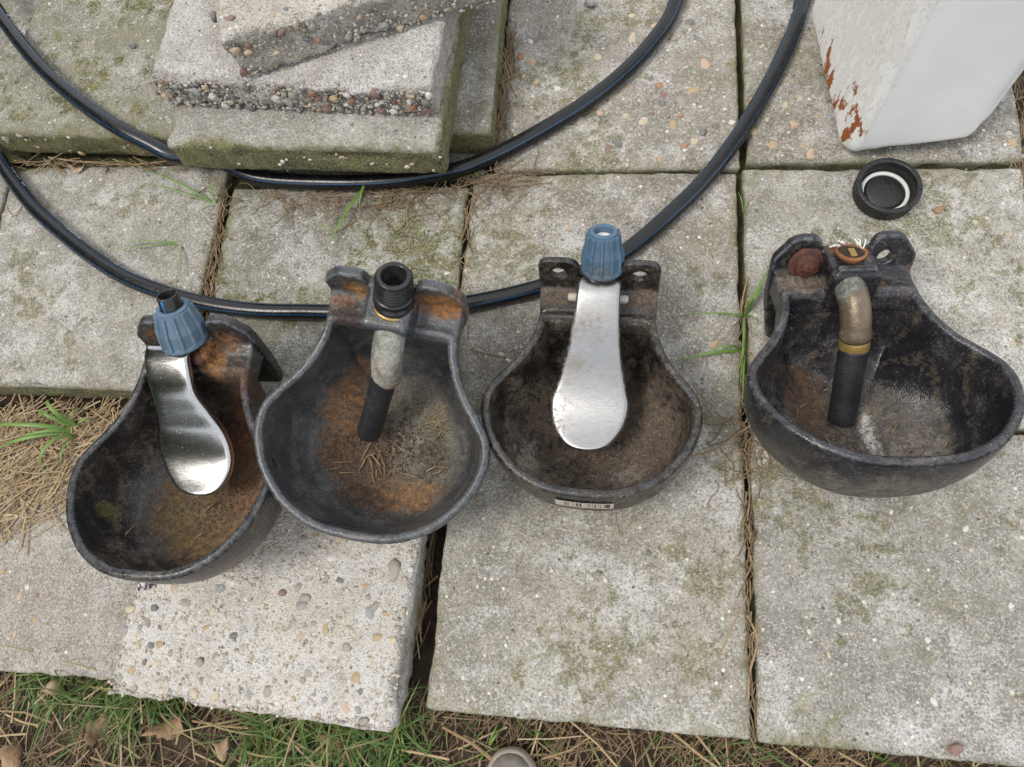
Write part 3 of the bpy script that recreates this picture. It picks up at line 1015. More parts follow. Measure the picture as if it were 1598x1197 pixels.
RUST, OCHRE, BROWN, DUST, GREY = (.34, .135, .045), (.30, .22, .055), (.135, .078, .040), (.30, .25, .19), (.36, .35, .32)
iron = {
    1: patchy('cast_iron_rusty', (.013, .013, .014), (.032, .031, .031), [
        (.046, .005, .045, .056, .090, .064, (.48, .20, .075), .98, .8, 36),
        (.045, .085, .105, .034, .022, .026, (.17, .075, .035), .75, 1.4, 60),
        (.000, -.015, .014, .086, .082, .032, (.20, .125, .068), .95, 1.0, 34),
        (-.025, -.030, .014, .046, .026, .018, (.26, .18, .06), .42, 2.8, 60),
        (.012, -.052, .016, .036, .016, .016, (.36, .22, .06), .5, 2.8, 70),
        (-.025, .020, .018, .022, .040, .02, (.22, .18, .06), .5, 2.8, 70),
        (.024, .104, .126, .016, .022, .020, (.40, .18, .05), .95, 1.6, 80),
        (-.038, .124, .133, .014, .02, .014, (.28, .11, .04), .9, .9, 90),
        (.040, .124, .128, .016, .016, .012, (.28, .12, .05), .8, 1.6, 90),
        (-.012, .104, .134, .016, .012, .008, (.32, .14, .05), .9, 1.4, 90),
        (-.095, -.030, .060, .012, .010, .016, (.20, .19, .05), .6, 1.6, 120)], .25, (.17, .13, .09), .28, (.17, .185, .215), .6, rings=.30, speck=.35),
    2: patchy('cast_iron_grey', (.034, .038, .042), (.064, .070, .076), [
        (.004, -.008, .014, .092, .086, .036, (.175, .145, .105), .90, .9, 32),
        (.024, .012, .018, .060, .056, .022, (.26, .235, .175), .75, 1.5, 42),
        (-.050, .015, .030, .026, .056, .034, (.33, .165, .07), .92, 1.7, 46),
        (.030, -.056, .020, .058, .022, .022, (.35, .175, .07), .88, 2.4, 55),
        (-.030, -.035, .016, .050, .050, .020, (.13, .070, .038), .92, 1.5, 46),
        (-.020, -.068, .024, .044, .018, .020, (.07, .042, .026), .9, 1.8, 60),
        (.045, -.005, .018, .022, .026, .016, (.07, .055, .04), .85, 2.4, 80),
        (.046, .126, .128, .024, .016, .022, (.44, .175, .038), .98, .9, 70),
        (-.036, .127, .131, .014, .016, .014, (.42, .20, .05), .9, .9, 90),
        (-.052, .114, .119, .018, .007, .006, (.38, .17, .10), .8, 1.2, 120),
        (-.045, .100, .116, .022, .016, .012, (.06, .035, .025), .9, 2.8, 130)], .28, (.19, .17, .14), .22, (.19, .21, .235), .65, rings=.3, speck=.35),
    3: patchy('cast_bowl_dusty', (.011, .010, .009), (.024, .020, .016), [
        (0, -.02, .02, .095, .080, .05, (.16, .118, .082), .62, 1.9, 38),
        (.06, .00, .05, .045, .06, .05, (.18, .135, .10), .6, 2.0, 44),
        (-.060, -.045, .030, .012, .030, .024, (.40, .35, .29), .75, 3.0, 90),
        (.040, -.045, .020, .020, .012, .014, (.42, .37, .32), .65, 2.6, 90),
        (-.045, .106, .108, .020, .010, .012, (.18, .13, .085), .8, 1.8, 60),
        (.045, .106, .108, .022, .010, .012, (.17, .12, .08), .8, 1.8, 60)], .27, (.15, .112, .08), .42, (.10, .105, .115), .55, speck=.5, rings=.2),
    4: patchy('cast_iron_black', (.011, .011, .014), (.030, .030, .036), [
        (.005, -.016, .014, .092, .078, .030, (.19, .165, .13), .90, 1.1, 34),
        (.022, -.004, .014, .009, .036, .014, (.76, .74, .70), .92, 2.2, 60),
        (.045, -.030, .018, .040, .036, .018, (.38, .34, .28), .7, 2.2, 44),
        (-.030, .030, .030, .024, .050, .05, (.13, .068, .034), .9, 1.6, 50),
        (-.062, -.010, .024, .008, .024, .018, (.46, .34, .20), .9, 1.8, 80),
        (-.042, .108, .120, .026, .016, .010, (.26, .205, .15), .85, 1.5, 60),
        (0, .124, .146, .020, .014, .008, (.34, .14, .045), .85, 1.6, 90),
        (.068, .128, .105, .008, .02, .02, (.27, .10, .04), .9, 1.4, 90),
        (.032, .105, .122, .007, .007, .008, (.30, .11, .04), .9, 1.4, 90),
        (0, -.10, .03, .14, .040, .050, (.28, .245, .20), .72, 1.7, 30)], .22, (.20, .175, .14), .24, (.15, .165, .20), .5, rings=.28, speck=.4),
}

def drinker(loc, yaw, tx, ty, label, sc=(1, 1, 1)):
    e = empty('drinking_bowl', loc)
    rot = Matrix.Rotation(yaw, 3, 'Z') @ Matrix.Rotation(tx, 3, 'X') @ Matrix.Rotation(ty, 3, 'Y')
    e.rotation_euler = rot.to_euler()
    e.scale = sc
    return tag(e, label, 'drinking bowl', 'livestock drinking bowls')

def dish(x, y):
    g_ = max(0.0, min(.95, (math.hypot(x, y + .004) - .032) / .072))
    return .0096 + .0955 * (1 - (1 - g_) ** (1 / 2.8)) ** 1.28

def bowl_straw(root, spots, seed):
    """bits of straw lying in a bowl: (x, y, spread, yaw, n, length)"""
    r_ = random.Random(seed)
    V, F = [], []
    for (x, y, sp_, yaw, n, L) in spots:
        for _ in range(n):
            cx_, cy_ = x + r_.gauss(0, sp_), y + r_.gauss(0, sp_)
            a = yaw + r_.gauss(0, .35)
            l_ = L * r_.uniform(.5, 1.2)
            d = Vector((math.cos(a), math.sin(a), 0)) * l_ / 2
            p, q = Vector((cx_, cy_, 0)) - d, Vector((cx_, cy_, 0)) + d
            p.z, q.z = dish(p.x, p.y) + .0016 + r_.random() * .002, dish(q.x, q.y) + .0016 + r_.random() * .002
            v, f, _ = tube([p, (p + q) / 2 + Vector((0, 0, .0006)), q], r_.uniform(.0003, .0007), 5)
            b = len(V); V += v; F += [tuple(b + i for i in k) for k in f]
    o = obj('straw_bits', V, F, M['straw'], root)
    o['kind'] = 'stuff'

def floor_crumbs(root, name, n, seed, spread, mat, smax=.0022, z0=.0105, cx=0, cy=-.01):
    """dirt lying on the bowl floor, following the dish"""
    rnd = random.Random(seed)
    V, F = [], []
    for _ in range(n):
        a, rr = rnd.uniform(0, 6.28), spread * rnd.random() ** .6
        x, y = cx + rr * math.cos(a), cy + rr * math.sin(a)
        z = dish(x, y)
        s = .0005 + smax * rnd.random() ** 3
        b = len(V)
        for (px, py, pz) in ((1, 0, 0), (-.5, .8, 0), (-.5, -.8, 0), (0, 0, 1)):
            q = rnd.uniform(.6, 1.3)
            an = a * 5
            V.append((x + s * q * (px * math.cos(an) - py * math.sin(an)), y + s * q * (px * math.sin(an) + py * math.cos(an)), z + s * pz * .9 - s * .1))
        F += [(b, b + 1, b + 3), (b + 1, b + 2, b + 3), (b + 2, b, b + 3)]
    o = obj(name, V, F, mat, root, False)
    o['kind'] = 'stuff'
    return o

# blue compression nut
def nut(root, origin, axis, mat, rb_=.0215, rt=.0135, ln=.040, bore=.0105):
    prof = [(bore, .004), (rb_ - .004, .0), (rb_ + .0006, .0), (rb_ + .0012, .0015), (rb_ + .0012, .004), (rb_, .0048), (rb_, .005), (rb_ - .0003, ln * .45), (rb_ - .003, ln * .68), (rt + .0022, ln * .93), (rt + .0012, ln * .94), (rt + .001, ln * .985), (rt, ln), (bore + .0007, ln), (bore, ln - .001), (bore, .004)]
    V, F = lathe(prof, 144, ribs(12, .0020, .12, 6, 9))
    o = place(V, F, mat, 'coupling_nut', root, origin, axis)
    o.data.polygons.foreach_set('use_smooth', [False] * len(o.data.polygons))
    return o

# --- bowl 1: rusty, polished tongue, blue nut with a pipe stub
D1 = drinker((-.4010, .1305, .0085), -.0805, -.1257, -.0703, 'rusty black drinking bowl at far left with shiny steel tongue and blue nut', (.925, 1.045, .96))
build_basin(D1, 'b', iron[1], (), True)
tw = lambda f: .0242 if f < .34 else (.0242 + .0178 * (lambda q: q * q * (3 - 2 * q))(min(1, (f - .34) / .40)) if f < .76 else .042 * math.sqrt(max(0, 1 - ((f - .76) / .24) ** 2)))
tg = metal_sheet('tongue', [(.114, .132), (.112, .141), (.106, .1435), (.094, .141), (.074, .127), (.058, .106), (.044, .087), (.026, .072), (.008, .063), (-.009, .058)], lambda f: -.019 + .024 * f, tw, D1, M['steel_bright'])
ax = (.05, .42, .9)
n0 = (-.001, .118, .1395)
V, F = lathe([(.0, 0), (.0165, 0), (.0165, .006), (.018, .006), (.018, .012), (.0, .012)], 40)
place(V, F, M['black_plastic'], 'threaded_fitting', D1, Vector(n0) - Vector(ax).normalized() * .007, ax)
nut(D1, n0, ax, M['blue'], .0225, .0150, .041, .0112)
V, F = lathe([(.0108, .012), (.0108, .0535), (.0104, .0545), (.0088, .0545), (.0084, .0535), (.0084, .012)], 40)
stub = place(V, F, M['black_plastic'], 'pipe_stub', D1, n0, ax)
V, F, _ = tube([Vector((0, -.0109, .041)), Vector((0, -.0109, .053))], .0011, 8)
place(V, F, simple('blue_stripe', (.03, .22, .50), (.04, .25, .55), .4), 'blue_stripe', stub, n0, ax)
for sx in (-.037, .0125):
    V, F = lathe([(.0, -.004), (.0055, -.0035), (.0075, -.001), (.0078, .003), (.0062, .006), (.003, .0075), (0, .0078)], 20, lambda a, i: .0006 * math.sin(a * 5 + i * 2))
    place(V, F, M['rust_red'], 'rusted_pin', D1, (sx, .106, .127), (0, -.5, .85))
floor_crumbs(D1, 'rust_crumbs', 1500, 71, .062, M['dirt'], .0013)

bowl_straw(D1, [(.02, -.05, .02, .4, 4, .010), (-.03, -.03, .03, 1.0, 4, .012)], 1)

# --- bowl 2: grey, brass elbow and black hose, black threaded fitting
D2 = drinker((-.2120, .1895, .0195), -.2050, .1573, .0999, 'grey drinking bowl with black threaded fitting and short hose, second from left', (.956, 1.0, 1.0))
build_basin(D2, 'b', iron[2])
pth = smooth_path([(.003, .108, .125), (.003, .090, .1255), (.0025, .074, .121), (.0015, .064, .110), (.000, .058, .096), (-.002, .055, .089)], .0025)
V, F, _ = tube(pth, lambda f: .0168 if f < .16 else (.0150 if f < .97 else .0142), 32)
obj('elbow', V, F, M['brass_old'], D2)
pth = smooth_path([(-.001, .0575, .096), (-.006, .046, .082), (-.015, .024, .055), (-.024, .002, .028)], .003)
V, F, _ = tube(pth, lambda f: .0132 - .0006 * f, 32)
obj('hose', V, F, M['rubber'], D2)
ax = (.10, .40, .9)
n0 = (.004, .118, .1405)
def thr(a, i): return 0.0
prof = [(.0, -.003), (.0185, -.003), (.0195, -.001), (.0195, .003), (.0175, .0035), (.0175, .009), (.0190, .0095), (.0190, .0115), (.0165, .012)]
zz = .0125
for k in range(5):
    prof += [(.0154, zz), (.0177, zz + .0013), (.0177, zz + .0022), (.0154, zz + .0035)]
    zz += .0040
prof += [(.0160, zz + .001), (.0150, zz + .0025), (.0118, zz + .0025), (.0112, zz + .001), (.0108, .010), (.004, .009), (0, .009)]
V, F = lathe(prof, 64, ribs(10, .0018, .12, 4, 5))
fit = place(V, F, M['black_plastic'], 'threaded_fitting', D2, n0, ax)
V, F = lathe([(.0, .0), (.0205, 0), (.0205, .0012), (0, .0014)], 40)
place(V, F, M['brass'], 'sealing_washer', D2, Vector(n0) - Vector(ax).normalized() * .0042, ax)
floor_crumbs(D2, 'rust_crumbs', 1800, 72, .062, M['dirt'], .0018)

bowl_straw(D2, [(-.026, -.016, .006, 1.3, 9, .013), (-.012, -.030, .006, 2.2, 9, .016), (.052, .030, .007, .5, 16, .036), (.03, -.01, .02, .2, 4, .02), (-.05, -.035, .004, .3, 3, .022), (.055, -.018, .004, .4, 4, .014)], 2)

# --- bowl 3: dusty, matt tongue, blue nut without pipe, barcode
D3 = drinker((-.0060, .1864, .0060), -.1030, -.1396, .0, 'dusty brown-black drinking bowl with dull steel tongue and barcode sticker')
_, loop3, (sc3, h3, rise3) = build_basin(D3, 'a', iron[3])
tw3 = lambda f: (.0185 + .0183 * (min(1, f / .74)) ** 2.3) if f < .76 else .0368 * math.sqrt(max(0, 1 - ((f - .76) / .24) ** 2))
metal_sheet('tongue', [(.1115, .126), (.110, .1345), (.104, .1375), (.092, .134), (.074, .120), (.055, .099), (.038, .080), (.022, .067), (.006, .0585), (-.012, .053), (-.029, .050)], lambda f: .0015 - .0045 * f, tw3, D3, M['steel_dusty'])
ax = (.0, .36, .93)
n0 = (.003, .118, .1395)
V, F = lathe([(0, 0), (.0150, 0), (.0150, .004), (.0172, .004), (.0172, .011), (0, .011)], 40)
place(V, F, M['black_plastic'], 'threaded_fitting', D3, Vector(n0) - Vector(ax).normalized() * .008, ax)
nut(D3, n0, ax, M['blue_dirty'], .0182, .0118, .043, .0085)
V, F = lathe([(.0083, .020), (.0083, .036), (.0070, .036), (.0062, .030), (.0, .030)], 32)
place(V, F, M['seal_white'], 'inner_sleeve', D3, n0, ax)
for sx in (-1, 1):
    V, F = lathe([(0, 0), (.0038, 0), (.0042, .002), (.0042, .0085), (.0032, .0105), (0, .011)], 16)
    place(V, F, M['pin'], 'hinge_pin', D3, (sx * .0185, .1045, .1115), (sx, 0, 0))
floor_crumbs(D3, 'dust_crumbs', 1300, 73, .070, M['dirt'], .0014)
# barcode sticker follows the outer wall below the rim
def outer_pt(ang, u, off=.0009):
    dirv = Vector((math.sin(ang), -math.cos(ang), 0))
    p = max(loop3, key=lambda q: q.normalized().dot(dirv))
    i = loop3.index(p)
    g_ = 1 - (1 - u) ** 2.3
    b = Vector((.056 * math.sin(math.atan2(p.x, -p.y)), -.056 * math.cos(math.atan2(p.x, -p.y)), 0))
    q = b.lerp(p, g_)
    q.z = h3 * u ** 1.2
    return q + Vector((p.x, p.y, 0)).normalized() * off + Vector((0, 0, -.0004))
V, F, U = [], [], []
na = 28
for j in range(4):
    u = .745 + .155 * j / 3
    for i in range(na + 1):
        a = -.27 + .56 * i / na
        x_ = math.sin(a)
        # smooth interpolation on the loop
        fi = None
        best = min(range(len(loop3)), key=lambda k: abs(math.atan2(loop3[k].x, -loop3[k].y) - a))
        p0 = loop3[best]
        nb = loop3[(best + 1) % len(loop3)]
        a0, a1 = math.atan2(p0.x, -p0.y), math.atan2(nb.x, -nb.y)
        f_ = 0 if abs(a1 - a0) < 1e-6 or abs(a1 - a0) > 1 else (a - a0) / (a1 - a0)
        p = p0.lerp(nb, f_)
        b = Vector((.056 * math.sin(a), -.056 * math.cos(a), 0))
        q = b.lerp(p, 1 - (1 - u) ** 2.9)
        q.z = h3 * u ** 1.2
        V.append(q + Vector((math.sin(a), -math.cos(a), -.35)).normalized() * .0012)
        U.append((i / na, j / 3))
for j in range(3):
    for i in range(na):
        a = j * (na + 1) + i
        F.append((a, a + 1, a + na + 2, a + na + 1))
t = NT('barcode_print', .5, 0, .4)
ua, ub = t.attr('su'), t.attr('sv')
wn = t.n('ShaderNodeTexWhiteNoise', noise_dimensions='1D')
t.t.links.new(t.m('FLOOR', t.m('MULTIPLY', ua, 84)), wn.inputs['W'])
bars = t.ss(wn.outputs['Value'], .49, .51)
def win(x, a, b): return t.m('MULTIPLY', t.m('GREATER_THAN', x, a), t.m('LESS_THAN', x, b))
zone = t.m('MULTIPLY', t.m('ADD', win(ua, .13, .47), win(ua, .54, .96), True), win(ub, .16, .86))
cc = t.mx(t.m('MULTIPLY', bars, zone), (.52, .46, .40), (.03, .028, .026))
cc = t.mx(t.ss(t.noise(120, 3), .5, .75, 0, .5), cc, (.30, .23, .17))
M['barcode'] = t.out(cc)
bo = obj('barcode_sticker', V, F, M['barcode'], D3)
a1 = bo.data.attributes.new('su', 'FLOAT', 'POINT'); a1.data.foreach_set('value', [q[0] for q in U])
a2 = bo.data.attributes.new('sv', 'FLOAT', 'POINT'); a2.data.foreach_set('value', [q[1] for q in U])
bo['label'] = 'dirty paper sticker with a black barcode'

# --- bowl 4: black, brass elbow, hose, rusty bolt, open inlet with thread tape
D4 = drinker((.2423, .1707, .0188), .0539, -.4125, .0873, 'black drinking bowl at far right tipped back, with brass elbow and rusty bolt')
build_basin(D4, 'b', iron[4], [moved_box(.036, .008, .006, .002, (-.001, .095, .1445))])
pth = smooth_path([(-.005, .104, .126), (-.005, .088, .127), (-.0045, .074, .1235), (-.003, .064, .113), (-.001, .0585, .100), (0, .0570, .094)], .0025)
V, F, _ = tube(pth, lambda f: .0152 if f < .2 else (.0138 if f < .9 else .0144), 32)
obj('elbow', V, F, M['brass_brown'], D4)
dr = Vector((.0005, -.40, -.92)).normalized()
p0 = Vector((0, .0575, .095))
V, F, _ = tube([p0, p0 + dr * .002, p0 + dr * .0125, p0 + dr * .014], lambda f: .0130 if f < .05 or f > .95 else .0138, 40)
obj('brass_ring', V, F, M['brass'], D4)
h0 = p0 + dr * .0135
V, F, _ = tube(smooth_path([h0, h0 + dr * .002, h0 + dr * .03, h0 + dr * .076], .003), lambda f: .0112 if f < .03 else .0134, 32)
obj('hose', V, F, M['rubber'], D4)
V, F = lathe([(.0, 0), (.0165, 0), (.0172, .0015), (.0165, .0032), (.0120, .0036), (.0112, .0040), (.0108, .0082), (.0095, .0096), (.0066, .0092), (.0058, .0104), (.0030, .0112), (0, .0110)], 36, lambda a, i: .0005 * math.sin(a * 6 + i * .7) + .0004 * math.sin(a * 17 + i * 3) + .0003 * math.sin(a * 29 + i))
place(V, F, M['rust_red'], 'rusted_bolt', D4, (-.038, .1235, .131), (0, -1, .12))
V, F = lathe([(.0145, -.002), (.0146, .0006), (.0132, .0010), (.0122, .0004), (.0118, -.006)], 36, lambda a, i: .0005 * math.sin(a * 3 + 1))
place(V, F, M['rust_orange'], 'inlet_rim', D4, (-.001, .117, .1478), (0, .15, 1))
V, F = lathe([(.0122, .0002), (.0100, .0004), (.0092, -.0012), (0, -.0015)], 30)
place(V, F, simple('socket_shade', (.018, .012, .008), (.05, .03, .014), .7, 0, 120, .4), 'inlet_shade_disc', D4, (-.001, .117, .1472), (0, .15, 1))  # near-black disc paints the shade of the inlet's bore
V, F = moved_box(.006, .012, .0022, .0008, (.0005, .117, .1468))
obj('inlet_brass', V, F, M['brass'], D4)
V, F = [], []
rt_ = random.Random(3)
for k in range(9):
    a = rt_.uniform(.3, 2.4)
    pth = smooth_path([(-.001 + .013 * math.cos(a), .117 + .012 * math.sin(a), .147), (-.001 + .015 * math.cos(a + .3) + rt_.uniform(-.004, .004), .117 + .014 * math.sin(a + .3), .1495 + rt_.uniform(0, .003)), (.002 + .018 * math.cos(a + .6) + rt_.uniform(-.006, .006), .119 + .015 * math.sin(a + .5), .1485 + rt_.uniform(-.001, .004))], .003)
    v, f, _ = tube(pth, .0007, 5)
    b = len(V); V += v; F += [tuple(b + i for i in q) for q in f]
obj('thread_tape', V, F, M['tape'], D4)
floor_crumbs(D4, 'dust_crumbs', 900, 74, .064, M['dirt_grey'], .0016)

bowl_straw(D4, [(-.020, -.055, .008, -.4, 5, .045), (-.055, .005, .01, .9, 6, .014), (-.045, .04, .01, 1.4, 4, .018), (-.02, -.04, .01, 1.5, 4, .016), (.04, .0, .03, .8, 5, .008)], 4)

# ---------------------------------------------------------------- black water pipe
outer = [(0, 250), (50, 320), (100, 366), (150, 405), (200, 435), (260, 458), (330, 476), (400, 485), (480, 487), (590, 487), (700, 478), (780, 464), (850, 446), (920, 421), (980, 390), (1050, 330), (1100, 280), (1150, 215), (1190, 150), (1225, 80), (1250, 10)]
inner_hi = [(-95, -150, .052), (-48, -52, .056), (5, 30, .056), (60, 100, .056), (120, 155, .056), (180, 197, .0555), (235, 226, .048)]
inner_lo = [(400, 277, .0115), (500, 285, .0105), (600, 283, .0105), (700, 268, .011), (760, 248, .011), (830, 212, .011), (900, 170, .0115), (960, 125, .0115), (1010, 75, .0115), (1052, 10, .0115)]
PP = [at(-74, 80, .0105), at(-42, 172, .0105)] + [at(u, v, .0105) for u, v in outer]
P_in = [at(*q) for q in inner_hi] + [at(272, 243, .040), Vector((-.462, .556, .0270))] + [at(*q) for q in inner_lo]
def back_arc(a, b, ctr, n=14, zmid=.02):
    ra, rb2 = (a - ctr), (b - ctr)
    t0, t1 = math.atan2(ra.y, ra.x), math.atan2(rb2.y, rb2.x)
    if t1 < t0: t1 += 2 * math.pi
    l0, l1 = Vector((ra.x, ra.y)).length, Vector((rb2.x, rb2.y)).length
    out = []
    for k in range(1, n):
        f = k / n
        an, l = t0 + (t1 - t0) * f, l0 + (l1 - l0) * f
        out.append(Vector((ctr.x + l * math.cos(an), ctr.y + l * math.sin(an), a.z + (b.z - a.z) * f + .0)))
    return out
ctr = Vector((-.255, .90, 0))
arc1 = back_arc(PP[-1], P_in[0], ctr)
tail = [P_in[-1]]
a_ = math.atan2(P_in[-1].y - ctr.y, P_in[-1].x - ctr.x)
for k in range(1, 8):
    q = a_ + k * .28
    tail.append(Vector((ctr.x + (.40 - .004 * k) * math.cos(q), ctr.y + (.40 - .004 * k) * math.sin(q), .012)))
head = [Vector((-.90, .98, .0105 - .06)), Vector((-.865, .78, .0105 - .05))]
path = smooth_path([Vector((-.945, .98, .0105)), Vector((-.915, .86, .0105))] + PP + arc1 + P_in + tail[1:], .006)
V, F, A = tube(path, .0095, 40, True, True)
t = NT('pe_pipe', .26, 0, .5)
s_, an_ = t.attr('len'), t.attr('ang')
n1 = t.noise(40, 4, .6, t.co(False)); n2 = t.noise(300, 3, .6, t.co(False))
cc = t.mx(t.ss(n1, .3, .7), (.006, .006, .007), (.011, .011, .013))
cc = t.mx(t.ss(n2, .64, .78, 0, .25), cc, (.09, .085, .08))
stripe = None
for ctr_a in (.125, .375, .625, .875):
    d_ = t.m('LESS_THAN', t.m('ABSOLUTE', t.m('SUBTRACT', an_, ctr_a)), .0080)
    stripe = d_ if stripe is None else t.m('MAXIMUM', stripe, d_)
cc = t.mx(t.m('MULTIPLY', stripe, t.ss(n2, .3, .5, .35, .9)), cc, (.016, .095, .23))
# line of small white print, worn: groups of letter-sized ticks
wn = t.n('ShaderNodeTexWhiteNoise', noise_dimensions='1D')
t.t.links.new(t.m('FLOOR', t.m('MULTIPLY', s_, 700)), wn.inputs['W'])
wg = t.n('ShaderNodeTexWhiteNoise', noise_dimensions='1D')
t.t.links.new(t.m('FLOOR', t.m('MULTIPLY', s_, 22)), wg.inputs['W'])
pr = t.m('MULTIPLY', t.m('GREATER_THAN', wn.outputs['Value'], .45), t.m('GREATER_THAN', wg.outputs['Value'], .55))
pr = t.m('MULTIPLY', pr, t.m('LESS_THAN', t.m('ABSOLUTE', t.m('SUBTRACT', an_, .690)), .020))
cc = t.mx(t.m('MULTIPLY', pr, .75), cc, (.75, .75, .74))
M['pipe'] = t.out(cc, t.ss(n2, .3, .7, .20, .34), t.bump(n2, .05, .0005))
po = obj('water_pipe', V, F, M['pipe'])
for nm, ix in (('len', 0), ('ang', 1)):
    q = po.data.attributes.new(nm, 'FLOAT', 'POINT')
    q.data.foreach_set('value', [float(a[ix]) for a in A])
tag(po, 'coiled black plastic water pipe with thin blue stripes across the paving', 'pipe')

# ---------------------------------------------------------------- white canister
t = NT('canister_plastic', .38, 0, .45)
raw = t.co(False)
px, py, pz = t.xyz(raw)
n1 = t.noise(9, 4, .6, raw); n2 = t.noise(90, 5, .7, raw); n3 = t.noise(420, 3, .6, raw)
cc = t.mx(t.ss(n1, .3, .7), (.84, .855, .87), (.90, .905, .91))
cc = t.mx(t.ss(pz, .030, .0, 0, .5), cc, (.74, .71, .58))
st = t.n('ShaderNodeMapping'); t.t.links.new(raw, st.inputs[0]); st.inputs['Scale'].default_value = (1.0, 1.0, .45); st.inputs['Rotation'].default_value = (0, .6, 0)
scr = t.noise(120, 4, .75, st.outputs[0], .6)
cc = t.mx(t.ss(scr, .66, .76, 0, .5), cc, (.40, .37, .32))
cc = t.mx(t.ss(t.noise(5, 5, .7, raw), .55, .75, 0, .35), cc, (.70, .68, .62))
# flaking whitewash on the left side, brown where it has come off
lf = t.ss(t.m('ADD', px, t.m('MULTIPLY', t.m('SUBTRACT', n2, .5), .016)), -.062, -.067)
st2 = t.n('ShaderNodeMapping'); t.t.links.new(raw, st2.inputs[0]); st2.inputs['Scale'].default_value = (1, 1.0, .38)
fl = t.noise(42, 5, .7, st2.outputs[0], .4)
fl2 = t.noise(110, 4, .75, st2.outputs[0], .5)
paint = t.mx(t.ss(fl2, .35, .65), (.82, .81, .79), (.90, .90, .89))
paint = t.mx(t.ss(t.m('ABSOLUTE', t.m('SUBTRACT', fl2, .5)), .009, .002, 0, .7), paint, (.22, .20, .17))
paint = t.mx(t.ss(t.noise(26, 6, .75, st2.outputs[0], .3), .62, .65, 0, .5), paint, (.60, .57, .51))
paint = t.mx(t.ss(n2, .62, .72, 0, .5), paint, (.30, .25, .20))
band = t.m('MULTIPLY', t.ss(pz, .010, .022), t.ss(pz, .115, .030))
band = t.m('MULTIPLY', band, t.ss(py, .07, -.05, .3, 1))
bare = t.ss(t.m('ADD', t.m('MULTIPLY', fl, 1.0), t.m('MULTIPLY', band, .26)), .71, .735)
bare = t.m('MULTIPLY', bare, t.ss(band, .02, .2))
paint = t.mx(bare, paint, (.33, .105, .030))
cc = t.mx(lf, cc, paint)
M['can'] = t.out(cc, t.ss(lf, 0, 1, .36, .85), t.bump(t.m('ADD', t.m('MULTIPLY', fl2, lf), t.m('MULTIPLY', n3, .1)), .5, .0016))
t.set(t.b, 'Subsurface Weight', .15); t.set(t.b, 'Subsurface Radius', (.02, .02, .02)); t.set(t.b, 'Subsurface Scale', .4)

CW, CD_, CH = .165, .215, .34
def axis(L, r, step):
    a = L / 2
    e = [-a + r * (1 - math.cos(math.pi / 2 * k / 6)) for k in range(7)]
    n = int((L - 2 * r) / step)
    mid = [-a + r + (L - 2 * r) * k / n for k in range(1, n)]
    return e + mid + [-x for x in e[::-1]]
rc = .022
V, F = box_surface(axis(CW, rc, .006), axis(CD_, rc, .006), axis(CH, rc, .007), rc, CH / 2)
out = []
rk = .048
for p in V:
    q = p.copy()
    # wide upright corners at the right
    ix, iy = CW / 2 - rk, CD_ / 2 - rk
    if q.x > ix and abs(q.y) > iy:
        dx, dy = q.x - ix, abs(q.y) - iy
        m_ = max(dx, dy)
        l_ = math.hypot(dx, dy)
        if l_ > 1e-6:
            q.x, q.y = ix + dx * m_ / l_, math.copysign(iy + dy * m_ / l_, q.y)
    fx, fy = q.x / (CW / 2), q.y / (CD_ / 2)
    # feet in the corners, hollow between them
    if q.z < .03:
        low = (1 - q.z / .03)
        q.z += .015 * low * (1 - max(0, min(1, (abs(fx) - .48) / .30)) * max(0, min(1, (abs(fy) - .48) / .30)))
    # walls bulge a little, a shallow rib beside each upright edge
    if abs(fx) < .82 and q.y < 0: q.y -= .003 * math.cos(fx * 1.7) * (1 if abs(fy) > .9 else 0)
    if .60 < abs(fx) < .84 and fy < -.8: q.y += .0022 * math.sin((abs(fx) - .60) / .24 * math.pi)
    if abs(fy) < .85: q.x += (.0035 * math.cos(fy * 1.6)) * (1 if fx > .9 else (-1 if fx < -.9 else 0))
    out.append(q)
CAN = empty('canister', (.363, .617, .0028), (0, 0, R(3)))
tag(CAN, 'large white plastic canister with flaking brown-stained left side', 'canister')
obj('body', out, F, M['can'], CAN)
V, F = rounded_box(.10, .03, .035, .010, 4, CH + .028)
hv, hf, _ = tube(smooth_path([(0, -.060, CH - .005), (0, -.058, CH + .028), (0, -.030, CH + .042), (0, .030, CH + .042), (0, .055, CH + .028), (0, .058, CH - .005)], .006), .011, 20)
obj('handle', hv, hf, M['can'], CAN)
V, F = lathe([(.030, -.004), (.030, .018), (.027, .020), (.023, .020), (.023, -.004)], 40)
place(V, F, M['can'], 'neck', CAN, (0, -.080, CH - .003), (0, 0, 1))

# ---------------------------------------------------------------- screw cap lying upside down
CAPP = at(1379, 302, .004)
CAP = empty('screw_cap', (CAPP.x, CAPP.y, .0012), (R(1), 0, R(20)))
tag(CAP, 'black screw cap lying upside down by the white canister', 'cap')
prof = [(0, 0), (.030, 0), (.0325, .0012), (.0330, .0025), (.0330, .0165), (.0345, .0170), (.0348, .0188), (.0340, .0205), (.0300, .0208), (.0292, .0198),
        (.0280, .0180), (.0292, .0170), (.0280, .0145), (.0292, .0130), (.0278, .0105), (.0285, .0085), (.0275, .0065), (.0272, .0045), (0, .0042)]
V, F = lathe(prof, 120, ribs(40, .0009, .22, 3, 4))
capm = patchy('cap_plastic', (.009, .009, .010), (.016, .016, .017), [(0, 0, .004, .022, .022, .004, (.06, .05, .04), .6, 1.4, 60)], .42, (.10, .09, .08), .14, (.04, .04, .045), .3, speck=.1)
obj('cap_shell', V, F, capm, CAP)
V, F = lathe([(.0262, .0044), (.0262, .0060), (.0258, .0064), (.0226, .0064), (.0222, .0060), (.0222, .0044)], 64)
